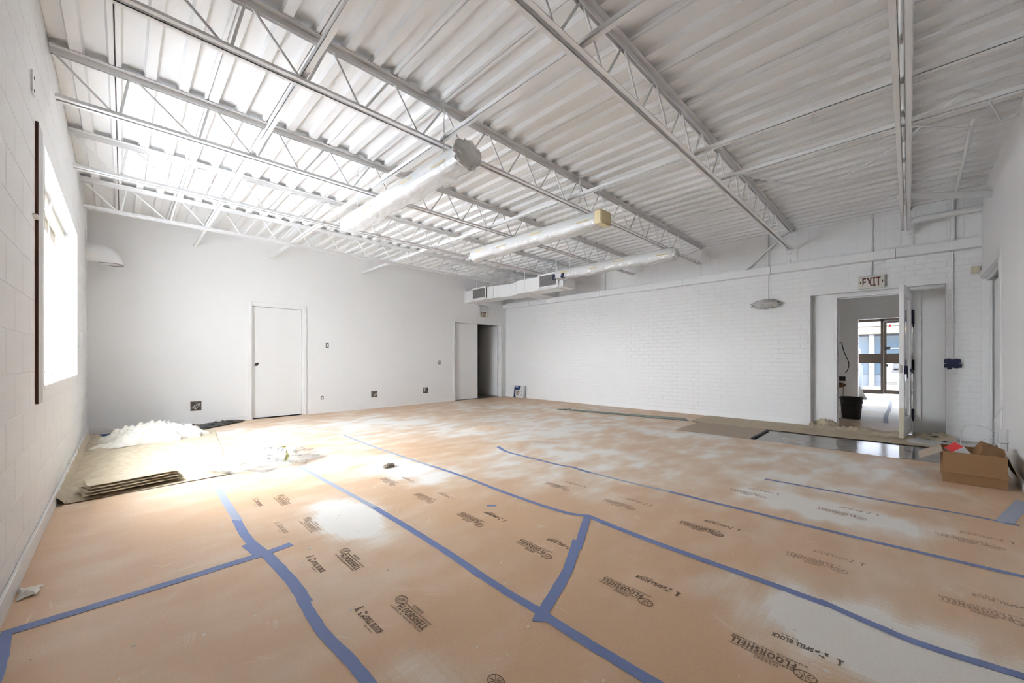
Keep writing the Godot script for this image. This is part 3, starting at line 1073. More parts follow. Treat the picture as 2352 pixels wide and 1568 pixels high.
func car(at: Vector3, turn: float, label: String, emblem: bool) -> void:
	# front of the car looks along -x
	var c := thing("parked_car", label, "car", at, "", turn)
	var side := PackedVector2Array([Vector2(0.0, 0.32), Vector2(0.02, 0.66), Vector2(0.14, 0.84), Vector2(1.15, 0.98), Vector2(1.85, 1.42), Vector2(3.3, 1.44), Vector2(3.95, 1.08), Vector2(4.45, 1.0), Vector2(4.5, 0.4), Vector2(4.4, 0.28), Vector2(0.1, 0.24)])
	var st := S()
	prism(st, side, Transform3D(Basis(), Vector3(0, 0, -0.88)), 1.76)
	put("body", st, M.car_white, c)
	st = S()
	quad(st, Vector3(1.20, 1.02, -0.72), Vector3(1.20, 1.02, 0.72), Vector3(1.80, 1.40, 0.66), Vector3(1.80, 1.40, -0.66))
	quad(st, Vector3(1.20, 1.02, 0.72), Vector3(1.20, 1.02, -0.72), Vector3(1.80, 1.40, -0.66), Vector3(1.80, 1.40, 0.66))
	for s in [-1.0, 1.0]:
		bx(st, Vector3(1.7, 1.02, s * 0.875), Vector3(3.4, 1.36, s * 0.89))
	put("window_glass", st, M.car_dark, c)
	for p in [Vector3(0.85, 0.31, -0.80), Vector3(0.85, 0.31, 0.80), Vector3(3.6, 0.31, -0.80), Vector3(3.6, 0.31, 0.80)]:
		st = S()
		tube(st, [p + Vector3(0, 0, -0.11), p + Vector3(0, 0, 0.11)], 0.31, 24)
		put("wheel", st, M.car_dark, c)
	st = S()
	bx(st, Vector3(-0.02, 0.50, -0.42), Vector3(0.05, 0.76, 0.42), 0.02)
	bx(st, Vector3(-0.03, 0.30, -0.6), Vector3(0.02, 0.40, 0.6), 0.01)
	put("grille", st, M.car_dark, c)
	for s in [-1.0, 1.0]:
		st = S()
		obox(st, Transform3D(Basis(Vector3(1, 0, 0), 0.12 * s), Vector3(0.06, 0.68, s * 0.66)), Vector3(0.06, 0.08, 0.17), 0.03)
		put("headlamp", st, M.metal, c)
		st = S()
		obox(st, Transform3D(Basis(), Vector3(4.46, 0.82, s * 0.72)), Vector3(0.05, 0.09, 0.15), 0.02)
		put("tail_lamp", st, M.car_red, c)
	if emblem:
		st = S()
		var ring := []
		for k in 24:
			ring.append(Vector3(-0.04, 0.66 + 0.10 * sin(TAU * k / 24), 0.10 * cos(TAU * k / 24)))
		tube(st, ring, 0.010, 6, true)
		for k in 3:
			var a := PI / 2 + TAU * k / 3
			tube(st, [Vector3(-0.04, 0.66, 0), Vector3(-0.04, 0.66 + 0.1 * sin(a), 0.1 * cos(a))], [0.018, 0.003], 6)
		put("emblem", st, M.carton_white, c)

# ---------------------------------------------------------------- roof steel
func build_joists() -> void:
	var words := ["first", "second", "third", "fourth", "fifth", "sixth"]
	var zs := [-6.81, -5.46, -4.11, -2.765, -1.362, -0.03]
	var bots := [-0.03, 0.43, 0.84]
	var tops := [0.05, 0.53, 1.0]
	var xx := 1.22
	while xx < 7.2:
		bots.append(xx)
		tops.append(xx + 0.235)
		xx += 0.478
	for i in 6:
		var j := thing("steel_joist", "white open-web steel roof joist, %s from the wall with the flush doors" % words[i], "joist", Vector3(0, 0, zs[i]), "open-web roof joists")
		var st := S()
		for s in [-1.0, 1.0]:
			bx(st, Vector3(XL + 0.004, HJ - 0.008, s * 0.010), Vector3(XR - 0.004, HJ - 0.002, s * 0.052), 0.002)
			bx(st, Vector3(XL + 0.004, HJ - 0.046, s * 0.010), Vector3(XR - 0.004, HJ - 0.002, s * 0.016), 0.002)
		put("top_chord", st, M.steel_white, j)
		st = S()
		for s in [-1.0, 1.0]:
			bx(st, Vector3(XL + 0.03, 2.85, s * 0.010), Vector3(XR - 0.12, 2.856, s * 0.044), 0.002)
			bx(st, Vector3(XL + 0.03, 2.85, s * 0.010), Vector3(XR - 0.12, 2.886, s * 0.016), 0.002)
		put("bottom_chord", st, M.steel_white, j)
		var last := Vector3(XL + 0.01, HJ - 0.04, 0)
		for k in bots.size():
			var b := Vector3(bots[k], 2.866, 0)
			var tp := Vector3(tops[k], HJ - 0.02, 0)
			if k == bots.size() - 1:
				tp = Vector3(XR - 0.02, HJ - 0.03, 0)
			for q in [[last, b], [b, tp]]:
				st = S()
				var off := Vector3(0.014, 0, 0)
				tube(st, [q[0] + off, q[1] - off], 0.0085, 8)
				put("web_bar", st, M.steel_white, j)
			last = tp
	# bridging bars lying on the bottom chords
	for a in [[0.83, -8.15, 0.65, "closest to the block wall"], [1.90, -8.15, 0.65, "above the light fixture wrapped with the silver end"], [3.63, -8.15, 0.65, "running above the light fixture with a tan end"], [4.33, -1.36, 0.65, "short, between the last two joists"]]:
		var st := S()
		bx(st, Vector3(a[0] - 0.018, 2.888, a[1]), Vector3(a[0] + 0.018, 2.893, a[2]), 0.001)
		bx(st, Vector3(a[0] - 0.018, 2.888, a[1]), Vector3(a[0] - 0.013, 2.924, a[2]), 0.001)
		one("bridging_bar", st, M.steel_white, "white steel bridging angle under the roof, " + a[3], "bar", "bridging angles of the roof joists")

# ---------------------------------------------------------------- ducts, pipes, signs
func build_services() -> void:
	# boxed cable trunking along the brick wall
	var tk := thing("cable_trunking", "long white boxed trunking running along the brick wall above the doors", "trunking", Vector3(XR - 0.003, 2.5, 0))
	var cuts := [ZB, -7.15, -4.95, -3.09, -1.63, -0.13, ZF]
	for k in cuts.size() - 1:
		var st := S()
		bx(st, Vector3(-0.13, 0, cuts[k] + 0.003), Vector3(0, 0.12, cuts[k + 1] - 0.003), 0.003)
		put("trunking_section", st, M.trim_white, tk)
	# conduits on the brick wall
	var cd := [
		[-4.87, 2.62, HJ, 0.012, "thin white conduit on the brick wall above the trunking, next to the duct"],
		[-1.69, 2.07, 2.5, 0.009, "thin white conduit on the brick wall down to the wrapped emergency light"],
		[-0.38, 2.29, 2.5, 0.009, "thin white conduit on the brick wall down to the EXIT sign"],
		[0.41, 1.06, 2.5, 0.010, "thin white conduit on the brick wall down to the taped outlet"],
		[-1.70, 2.62, HJ, 0.022, "stout white conduit rising from the trunking beside the fifth joist"],
		[-0.38, 2.62, HJ, 0.012, "thin white conduit rising from the trunking above the EXIT sign"],
		[0.41, 2.62, HJ, 0.022, "stout white conduit rising from the trunking beside the corner"],
		[-6.2, 2.62, HJ, 0.012, "thin white conduit rising behind the air duct"],
	]
	for a in cd:
		var st := S()
		tube(st, [Vector3(XR - a[3] - 0.002, a[1], a[0]), Vector3(XR - a[3] - 0.002, a[2], a[0])], a[3], 10)
		one("conduit", st, M.steel_white, a[4], "conduit", "conduits on the brick wall")
	var st := S()
	tube(st, [Vector3(XR - 0.05, 2.63, -2.02), Vector3(XR - 0.05, 2.85, -1.78), Vector3(XR - 0.06, 3.12, -1.45)], 0.02, 10)
	one("conduit", st, M.steel_white, "slanting white conduit rising from the trunking to the fifth joist", "conduit", "conduits on the brick wall")
	# conduit along the deck near the corner and its drop
	st = S()
	tube(st, [Vector3(XR - 0.03, 3.17, 0.41), Vector3(6.5, 3.17, 0.41), Vector3(5.3, 3.17, 0.40), Vector3(5.15, 3.13, 0.40)], 0.016, 10)
	one("conduit", st, M.steel_white, "white conduit running along the roof deck near the closet corner", "conduit", "conduits on the brick wall")
	st = S()
	for e in [-0.02, 0.0, 0.025]:
		tube(st, [Vector3(XR - 0.03, 3.15, -1.36 + e), Vector3(XR - 0.03, 3.14 + e * 0.3, -0.6), Vector3(XR - 0.03, 3.15, 0.0 + e)], 0.007, 8)
	one("cable", st, M.steel_white, "white cables along the top of the brick wall", "cable")
	# drain pipe with its elbow in the corner
	st = S()
	tube(st, [Vector3(XR - 0.09, 2.99, ZF), Vector3(XR - 0.09, 2.985, 0.12), Vector3(XR - 0.09, 2.975, 0.06), Vector3(XR - 0.09, 2.94, 0.03), Vector3(XR - 0.09, 2.80, 0.025)], 0.042, 16)
	one("drain_pipe", st, M.steel_white, "white drain pipe with an elbow high in the corner of the brick wall", "pipe")
	# short steel brace from the last joist to the wall
	st = S()
	bar(st, Vector3(6.30, 2.925, -0.10), Vector3(6.95, 2.925, ZF), 0.006, 0.07, 0.002)
	bar(st, Vector3(6.32, 2.962, -0.10), Vector3(6.97, 2.962, ZF), 0.05, 0.006, 0.002)
	one("steel_brace", st, M.steel_white, "short white steel angle from the sixth joist to the closet wall", "brace")
	# hanging wires below the joist ends
	for a in [[-1.36, 7.66], [-2.765, 7.70], [-0.08, 7.6]]:
		st = S()
		tube(st, [Vector3(a[1], 2.85, a[0]), Vector3(a[1] + 0.02, 2.72, a[0] + 0.01), Vector3(a[1] + 0.03, 2.63, a[0])], 0.004, 6)
		if a[0] == -1.36:
			bx(st, Vector3(a[1] - 0.01, 2.77, a[0] - 0.02), Vector3(a[1] + 0.03, 2.79, a[0] + 0.03), 0.003)
			bx(st, Vector3(a[1] + 0.01, 2.64, a[0] - 0.015), Vector3(a[1] + 0.04, 2.68, a[0] + 0.015), 0.003)
		one("hanger_wire", st, M.steel_white, "thin white hanger wire at the brick wall end of a roof joist", "wire", "hanger wires at the joist ends")
	# loose cables under the deck
	var runs := [
		[[Vector3(5.0, 3.15, -1.3), Vector3(5.5, 3.09, -0.95), Vector3(5.6, 3.04, -0.6), Vector3(5.2, 3.10, -0.05)], "loose white cable sagging under the deck between the fifth and sixth joists"],
		[[Vector3(4.9, 3.12, 0.0), Vector3(5.05, 3.08, 0.2), Vector3(5.2, 3.06, 0.4), Vector3(5.35, 3.12, 0.65)], "loose white cable under the deck between the sixth joist and the closet wall"],
		[[Vector3(5.15, 3.14, 0.03), Vector3(4.7, 3.15, 0.28), Vector3(4.85, 3.15, 0.42), Vector3(5.35, 3.13, 0.55)], "looped white cable under the deck close to the closet wall"],
		[[Vector3(5.5, 3.05, -7.4), Vector3(5.2, 3.02, -7.0), Vector3(4.9, 3.06, -6.85), Vector3(5.6, 3.08, -6.6), Vector3(6.1, 3.02, -6.9)], "tangled white cable above the air duct at the flush doors"],
		[[Vector3(4.6, 3.1, -7.5), Vector3(4.9, 3.04, -7.2), Vector3(5.5, 3.05, -7.1), Vector3(6.3, 3.0, -7.3)], "white cable under the deck by the wall with the flush doors"],
	]
	for r in runs:
		st = S()
		tube(st, smooth(r[0]), 0.008, 6)
		one("cable", st, M.steel_white, r[1], "cable")
	# air duct below the joists with two grilles
	var d := thing("air_duct", "white sheet metal air duct with two grilles hung beside the brick wall", "duct", Vector3(6.36, 2.545, 0))
	var path := [[0.0, ZB], [0.0, -7.05], [0.03, -6.85], [0.10, -6.62], [0.10, -6.52], [0.05, -6.38], [-0.02, -6.25], [-0.02, -5.75], [-0.02, -4.93]]
	st = S()
	for k in path.size() - 1:
		var p: Array = path[k]
		var q: Array = path[k + 1]
		var x0: float = p[0]
		var x1: float = q[0]
		for f in [[Vector3(x0, 0, p[1]), Vector3(x1, 0, q[1]), Vector3(x1, 0.29, q[1]), Vector3(x0, 0.29, p[1])], [Vector3(x0 + 0.42, 0, p[1]), Vector3(x0 + 0.42, 0.29, p[1]), Vector3(x1 + 0.42, 0.29, q[1]), Vector3(x1 + 0.42, 0, q[1])], [Vector3(x0, 0.29, p[1]), Vector3(x1, 0.29, q[1]), Vector3(x1 + 0.42, 0.29, q[1]), Vector3(x0 + 0.42, 0.29, p[1])], [Vector3(x0, 0, p[1]), Vector3(x0 + 0.42, 0, p[1]), Vector3(x1 + 0.42, 0, q[1]), Vector3(x1, 0, q[1])]]:
			quad(st, f[0], f[1], f[2], f[3])
	bx(st, Vector3(-0.02, 0, -4.932), Vector3(0.40, 0.29, -4.93))
	put("trunk", st, M.trim_white, d)
	st = S()
	bx(st, Vector3(0.38, 0.08, -6.75), Vector3(XR - 6.36 - 0.005, 0.27, -6.25), 0.003)
	put("branch", st, M.trim_white, d)
	for z in [-7.42, -7.06, -5.78]:
		st = S()
		bx(st, Vector3(-0.008, -0.004, z - 0.004), Vector3(0.43, 0.294, z + 0.004), 0.001)
		put("seam", st, M.steel_white, d)
	st = S()
	bx(st, Vector3(-0.016, -0.03, ZB), Vector3(0.44, 0.315, ZB + 0.025), 0.003)
	put("flange", st, M.trim_white, d)
	for g in [[-7.55, 0.0], [-5.29, -0.02]]:
		var gr := Node3D.new()
		gr.name = "grille"
		d.add_child(gr, true)
		gr.position = Vector3(g[1] - 0.045, 0.17, g[0])
		st = S()
		bx(st, Vector3(0, -0.135, -0.23), Vector3(0.05, 0.125, 0.23), 0.003)
		put("collar", st, M.grille_dark, gr)
		st = S()
		for r in [[-0.15, 0.14, -0.27, -0.235], [-0.15, 0.14, 0.235, 0.27], [-0.15, -0.12, -0.235, 0.235], [0.11, 0.14, -0.235, 0.235]]:
			bx(st, Vector3(-0.016, r[0], r[2]), Vector3(0.0, r[1], r[3]), 0.003)
		put("grille_frame", st, M.trim_white, gr)
		for k in 13:
			st = S()
			obox(st, Transform3D(Basis(Vector3(0, 0, 1), 0.7), Vector3(-0.006, -0.108 + k * 0.0178, 0)), Vector3(0.0042, 0.0011, 0.235))
			put("louvre", st, M.slat_white, gr)
	for z in [-7.65, -6.0, -5.1]:
		st = S()
		for x in [-0.03, 0.43]:
			bar(st, Vector3(x, -0.03, z), Vector3(x, HJ - 2.57, z), 0.02, 0.003)
		bx(st, Vector3(-0.04, -0.012, z - 0.012), Vector3(0.44, -0.002, z + 0.012))
		put("hanger_strap", st, M.steel_white, d)
	# EXIT signs
	exit_sign(Transform3D(Basis(Vector3(0, 0, 1), Vector3.UP, Vector3(-1, 0, 0)), Vector3(XR, 2.20, -0.385)), 0.29, 0.185, "white EXIT sign with dark red letters and arrows above the glazed door", true)
	exit_sign(Transform3D(Basis(), Vector3(6.94, 2.29, ZB)), 0.27, 0.185, "white EXIT sign with dark red letters above the pair of flush doors", false)
	# wrapped emergency light on the brick wall
	var em := thing("emergency_light", "emergency light with two lamp heads wrapped in plastic on the brick wall", "emergency light", Vector3(XR, 2.02, -1.69))
	st = S()
	bx(st, Vector3(-0.06, -0.04, -0.06), Vector3(0, 0.05, 0.06), 0.008)
	put("housing", st, M.cream_plastic, em)
	for s in [-1.0, 1.0]:
		st = S()
		tube(st, [Vector3(-0.05, 0.0, s * 0.10), Vector3(-0.12, -0.03, s * 0.11)], [0.03, 0.05], 16)
		put("lamp_head", st, M.cream_plastic, em)
	st = S()
	blob(st, Vector3(-0.075, -0.02, -0.02), Vector3(0.07, 0.055, 0.15), 0.75, 3)
	put("plastic_wrap", st, M.plastic_film, em)
	# sensor in the corner
	st = S()
	obox(st, Transform3D(Basis(Vector3.UP, 0.5), Vector3(XR - 0.035, 2.22, 0.605)), Vector3(0.028, 0.045, 0.032), 0.008)
	one("motion_sensor", st, M.cream_plastic, "cream motion sensor in the corner above the closet doorway", "sensor")
	# outlet masked with blue tape
	var ob := thing("masked_outlet", "outlet box masked with dark blue tape on the brick wall", "outlet", Vector3(XR, 1.0, 0.41))
	st = S()
	bx(st, Vector3(-0.045, -0.055, -0.036), Vector3(0, 0.065, 0.036), 0.005)
	put("outlet_box", st, M.carton_white, ob)
	for a in [[0.042, -0.005, 0.024, 0.075], [-0.018, 0.0, 0.026, 0.078], [0.005, -0.035, 0.072, 0.021], [0.012, 0.034, 0.062, 0.021], [0.0, 0.0, 0.022, 0.03]]:
		st = S()
		obox(st, Transform3D(Basis(Vector3(1, 0, 0), rng.randf_range(-0.12, 0.12)), Vector3(-0.047 - rng.randf() * 0.003, a[0], a[1])), Vector3(0.0012, a[2], a[3]))
		put("tape_strip", st, M.navy_tape, ob)
	# round vent duct in the window corner
	var v := thing("vent_duct", "white round vent duct with a turned down elbow in the window corner", "duct", Vector3(XL, 2.53, -7.86))
	st = S()
	var arc := [Vector3(0.0, 0, 0), Vector3(0.11, 0, 0)]
	for k in 9:
		var a := k / 8.0 * PI / 2
		arc.append(Vector3(0.11 + 0.135 * sin(a), -0.135 * (1 - cos(a)), 0.0))
	tube(st, arc, 0.122, 28)
	put("elbow", st, M.steel_white, v)
	for p in [[0.05, 0], [0.115, 0]]:
		st = S()
		tube(st, [Vector3(p[0] - 0.004, 0, 0), Vector3(p[0] + 0.004, 0, 0)], 0.1245, 28)
		put("seam", st, M.steel_white, v)
	st = S()
	var rim := []
	for k in 28:
		var a := TAU * k / 28
		rim.append(arc[10] + Vector3(0.120 * cos(a), -0.001, 0.120 * sin(a)))
	tube(st, rim, 0.003, 6, true)
	put("outlet_rim", st, M.dark_metal, v)
	st = S()
	obox(st, Transform3D(Basis(), Vector3(0.003, 0.02, 0.0)), Vector3(0.003, 0.24, 0.17), 0.001)
	put("wall_plate", st, M.steel_white, v)
	# boxes and switches on the plasterboard wall
	for a in [[0.846, 0.307, 0.072, 0.077, "open double outlet box next to the vent corner drop cloth"], [3.88, 0.312, 0.07, 0.065, "open outlet box between the two flush doors, closer to the single door"], [5.16, 0.322, 0.07, 0.07, "open outlet box next to the pair of flush doors"]]:
		var o := thing("outlet_box", a[4], "outlet", Vector3(a[0], a[1], ZB), "open outlet boxes in the plasterboard wall")
		st = S()
		for q in [[-a[2], -a[3], a[2], -a[3] + 0.004], [-a[2], a[3] - 0.004, a[2], a[3]], [-a[2], -a[3], -a[2] + 0.004, a[3]], [a[2] - 0.004, -a[3], a[2], a[3]]]:
			bx(st, Vector3(q[0], q[1], -0.001), Vector3(q[2], q[3], 0.003))
		put("box_rim", st, M.metal, o)
		st = S()
		bx(st, Vector3(-a[2] + 0.004, -a[3] + 0.004, -0.001), Vector3(a[2] - 0.004, a[3] - 0.004, 0.001))
		put("box_interior", st, M.box_brown, o)
		for k in 6:
			st = S()
			var pts := []
			for q in 5:
				pts.append(Vector3(rng.randf_range(-a[2], a[2]) * 0.75, rng.randf_range(-a[3], a[3]) * 0.75, 0.004 + rng.randf() * 0.01))
			tube(st, smooth(pts), 0.0045, 6)
			put("wire", st, [M.carton_white, M.metal, M.car_dark, M.wood_brown][k % 4], o)
	for a in [[2.897, 1.342, 0.028, 0.045, "bare light switch beside the single flush door"], [5.563, 0.988, 0.03, 0.045, "bare light switch beside the pair of flush doors"], [2.80, 0.305, 0.026, 0.034, "bare round cable outlet low beside the single flush door"]]:
		var o := thing("light_switch" if a[1] > 0.5 else "cable_outlet", a[4], "switch" if a[1] > 0.5 else "outlet", Vector3(a[0], a[1], ZB))
		st = S()
		bx(st, Vector3(-a[2], -a[3], 0), Vector3(a[2], a[3], 0.003), 0.001)
		put("box_rim", st, M.dark_metal, o)
		st = S()
		bx(st, Vector3(-a[2] * 0.55, -a[3] * 0.72, 0.003), Vector3(a[2] * 0.55, a[3] * 0.72, 0.012), 0.003)
		put("toggle", st, M.carton_white, o)
	# loose casing board and bracket on the block wall
	var cb := thing("casing_board", "narrow white board with a dark bare edge fixed beside the window", "board", Vector3(XL, 0.81, -3.62))
	st = S()
	bx(st, Vector3(0.0, 0, -0.085), Vector3(0.013, 1.63, 0.088), 0.001)
	put("board_face", st, M.board_grey, cb)
	st = S()
	bx(st, Vector3(0.0005, 0.002, 0.0875), Vector3(0.0125, 1.628, 0.0895))
	put("bare_edge", st, M.wood_brown, cb)
	st = S()
	bx(st, Vector3(0.0, 1.06, 0.085), Vector3(0.02, 1.07, 0.2), 0.002)
	put("strap", st, M.steel_white, cb)
	var wbk := thing("wall_bracket", "small white steel plate with two dark holes high on the block wall", "bracket", Vector3(XL, 2.60, -3.42))
	st = S()
	bx(st, Vector3(0, -0.06, -0.04), Vector3(0.008, 0.06, 0.04), 0.002)
	put("plate", st, M.steel_white, wbk)
	for y in [0.03, -0.04]:
		st = S()
		tube(st, [Vector3(0.0075, y, 0), Vector3(0.009, y, 0)], 0.009, 12)
		put("bolt_hole", st, M.dark_gap, wbk)

func smooth(pts: Array) -> Array:
	var c := Curve3D.new()
	c.bake_interval = 0.02
	for k in pts.size():
		var a: Vector3 = pts[maxi(k - 1, 0)]
		var b: Vector3 = pts[mini(k + 1, pts.size() - 1)]
		var d := (b - a) / 6.0
		c.add_point(pts[k], -d, d)
	return Array(c.tessellate(4, 3))

func blob(st: SurfaceTool, at: Vector3, r: Vector3, rough: float, sd: int, squash := 0.0) -> void:
	# crumpled closed film
	var n := FastNoiseLite.new()
	n.seed = sd
	n.frequency = 0.9
	n.fractal_octaves = 2
	n.fractal_type = FastNoiseLite.FRACTAL_RIDGED
	sheet(st, 28, 16, func(u, v):
		var d := Vector3(cos(TAU * u) * sin(PI * v), cos(PI * v), -sin(TAU * u) * sin(PI * v))
		var k := 1.0 + rough * (n.get_noise_3dv(d * 2.2))
		var p := at + d * r * k
		if squash != 0.0 and p.y < squash:
			p.y = squash
		return p)

func exit_sign(t: Transform3D, w: float, h: float, label: String, arrows: bool) -> void:
	var e := thing("exit_sign", label, "sign")
	e.transform = t
	var st := S()
	bx(st, Vector3(-w / 2, -h / 2, 0), Vector3(w / 2, h / 2, 0.055), 0.008)
	put("sign_box", st, M.exit_face, e)
	if arrows:
		lettering("letters", "EXIT", Transform3D(Basis(), Vector3(-w * 0.34, -h * 0.33, 0.0552)), w * 0.68, h * 0.68, M.exit_red, e, 0.0015)
		for s in [-1.0, 1.0]:
			st = S()
			prism(st, PackedVector2Array([Vector2(s * w * 0.44, 0), Vector2(s * w * 0.405, h * 0.13), Vector2(s * w * 0.375, 0), Vector2(s * w * 0.405, -h * 0.13)]), Transform3D(Basis(), Vector3(0, 0, 0.0552)), 0.0015)
			put("arrow", st, M.exit_red, e)
		st = S()
		obox(st, Transform3D(Basis(Vector3(0, 0, 1), 0.35), Vector3(-w * 0.2, -h * 0.24, 0.057)), Vector3(w * 0.12, h * 0.12, 0.0012))
		put("masking_scrap", st, M.exit_face, e)
	else:
		st = S()
		bx(st, Vector3(-w / 2 - 0.008, h / 2 - 0.02, 0.0), Vector3(w / 2 + 0.008, h / 2 + 0.11, 0.065), 0.008)
		put("battery_case", st, M.carton_white, e)
		lettering("letters", "EXIT", Transform3D(Basis(), Vector3(-w * 0.28, -h * 0.42, 0.0552)), w * 0.62, h * 0.72, M.exit_red, e, 0.0015)

# ---------------------------------------------------------------- light fixtures
func build_lights() -> void:
	var defs := [[1.87, "silver crumpled end, above the plastic bag", 0], [3.76, "tan taped end", 1], [5.74, "blue tape by the duct grille", 2]]
	for k in 3:
		var a: Array = defs[k]
		var zc := -3.5
		var hl := 1.12
		var f := thing("tube_light_fixture", "long hanging strip light wrapped in clear plastic, with %s" % a[1], "light fixture", Vector3(a[0], 2.56, zc), "wrapped strip lights on chains")
		var st := S()
		var prof := PackedVector2Array([Vector2(-0.085, 0.0), Vector2(0.085, 0.0), Vector2(0.10, 0.03), Vector2(0.055, 0.085), Vector2(0.05, 0.125), Vector2(-0.05, 0.125), Vector2(-0.055, 0.085), Vector2(-0.10, 0.03)])
		prism(st, prof, Transform3D(Basis(), Vector3(0, 0, -hl)), hl * 2)
		put("housing", st, M.trim_white, f)
		var n := FastNoiseLite.new()
		n.seed = 20 + k
		n.frequency = 1.0
		st = S()
		sheet(st, 30, 90, func(u, v):
			var z := lerpf(-hl - 0.03, hl + 0.03, v)
			var t: float = -TAU * u
			var q := Vector2(cos(t), sin(t))
			var lim: float = 1.0 / maxf(absf(q.x) / 0.112, absf(q.y) / 0.078)
			var e: float = 0.008 * n.get_noise_2d(cos(t) * 3.0 + v * 26.0, sin(t) * 3.0 + v * 9.0)
			var close: float = clampf(minf(v, 1.0 - v) * 40.0, 0.02, 1.0)
			var sag: float = -0.045 * maxf(0.0, n.get_noise_2d(v * 7.0, 3.0)) * (1.0 if q.y < -0.3 else 0.0)
			var p: Vector2 = q * minf(lim, 0.105) * close
			return Vector3(p.x + q.x * e, 0.062 + p.y + q.y * e + sag, z))
		put("plastic_wrap", st, M.plastic_film, f)
		for j in 4:
			var z: float = [-0.95, -0.35, 0.3, 0.85][j] + rng.randf_range(-0.1, 0.1)
			var s := 1.0 if j % 2 else -1.0
			st = S()
			obox(st, Transform3D(Basis(Vector3(0, 0, 1), -0.55), Vector3(-0.102, 0.085 - 0.03 * (j % 2), z)), Vector3(0.0012, 0.022, 0.09))
			put("masking_tape", st, M.masking_tape, f)
		if k == 1:
			st = S()
			obox(st, Transform3D(Basis(), Vector3(0, 0.062, hl + 0.005)), Vector3(0.105, 0.075, 0.05), 0.015)
			put("taped_end", st, M.masking_tape, f)
		elif k == 0:
			st = S()
			blob(st, Vector3(0, 0.075, hl + 0.0), Vector3(0.105, 0.085, 0.045), 0.45, 8)
			put("crumpled_end", st, M.film_white, f)
			st = S()
			obox(st, Transform3D(Basis(), Vector3(0, 0.065, hl + 0.004)), Vector3(0.09, 0.065, 0.004), 0.002)
			put("end_plate", st, M.trim_white, f)
		else:
			for z in [-hl + 0.02, -hl + 0.22]:
				st = S()
				obox(st, Transform3D(Basis(Vector3(1, 0, 0), 0.3), Vector3(-0.108, 0.02, z)), Vector3(0.0015, 0.045, 0.03))
				obox(st, Transform3D(Basis(Vector3(0, 0, 1), 0.5), Vector3(-0.09, -0.025, z + 0.02)), Vector3(0.03, 0.0015, 0.025))
				put("blue_tape", st, M.navy_tape, f)
		# chains up to the deck
		for z in [-0.85, 0.82]:
			var top: float = HJ - 2.56
			st = S()
			var y := 0.125
			var i := 0
			while y < top:
				var ring := []
				for q in 10:
					var t := TAU * q / 10
					var c := 0.007 * cos(t)
					ring.append(Vector3(c if i % 2 else 0.0, y + 0.017 * sin(t), z + (0.0 if i % 2 else c)))
				tube(st, ring, 0.0022, 5, true)
				y += 0.026
				i += 1
			put("chain", st, M.steel_white, f)
	# short leftover chain at the deck
	var st := S()
	for i in 7:
		var ring := []
		for q in 10:
			var t := TAU * q / 10
			var c := 0.008 * cos(t)
			ring.append(Vector3(4.0 + (c if i % 2 else 0.0), 3.18 - i * 0.026 + 0.017 * sin(t), -0.55 + (0.0 if i % 2 else c)))
		tube(st, ring, 0.0024, 5, true)
	one("hook_chain", st, M.steel_white, "short leftover white chain hanging from the deck between fifth and sixth joists", "chain")

# ---------------------------------------------------------------- floor paper and tape
func ph(x: float, z: float) -> float:
	var y := 0.004 + 0.0016 * fn.get_noise_2d(x * 1.7, z * 1.7)
	# lifted folds of the paper in mid-room
	for b in [[3.45, -3.33, 0.42, 0.11, 0.07], [3.95, -4.55, 0.40, 0.10, 0.06], [3.0, -2.35, 0.3, 0.08, 0.012]]:
		var d := Vector2(x - b[0], z - b[1]).rotated(-0.3)
		var q: float = pow(d.x / b[2], 2.0) + pow(d.y / b[3], 2.0)
		if q < 8.0:
			y += b[4] * exp(-q)
	return y

func ribbon(st: SurfaceTool, pts: Array, width: float, y: float, follow := false) -> void:
	var c := Curve2D.new()
	c.bake_interval = 0.06
	for k in pts.size():
		var a: Vector2 = pts[maxi(k - 1, 0)]
		var b: Vector2 = pts[mini(k + 1, pts.size() - 1)]
		var d := (b - a) / 6.0
		c.add_point(pts[k], -d, d)
	var bk := c.get_baked_points()
	var n := bk.size() - 1
	var L := []
	for k in n + 1:
		var d := (bk[mini(k + 1, n)] - bk[maxi(k - 1, 0)]).normalized()
		var s := Vector2(-d.y, d.x) * width / 2
		var w := Vector2.ONE * 0.004
		L.append([bk[k] + s + w * fn.get_noise_1d(k * 0.7), bk[k] - s + w * fn.get_noise_1d(k * 0.6 + 50)])
	sheet(st, 3, n, func(u, v):
		var k := int(round(v * n))
		var p: Vector2 = L[k][0].lerp(L[k][1], u)
		var yy: float = (ph(p.x, p.y) + 0.0018 if follow else y)
		if u > 0.2 and u < 0.8:
			yy += 0.0022 * absf(fn.get_noise_1d(k * 0.21))
		return Vector3(p.x, yy, p.y))

func paper(x0: float, x1: float, za: Callable, zb: Callable, label: String, lift := 0.0) -> MeshInstance3D:
	var st := S()
	var nz := 170
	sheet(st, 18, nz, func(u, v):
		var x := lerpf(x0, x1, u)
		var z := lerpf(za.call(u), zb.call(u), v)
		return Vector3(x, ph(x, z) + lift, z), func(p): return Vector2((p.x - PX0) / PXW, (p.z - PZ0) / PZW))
	return one("paper_sheet", st, M.kraft_paper, label, "floor paper", "brown floor paper strips")

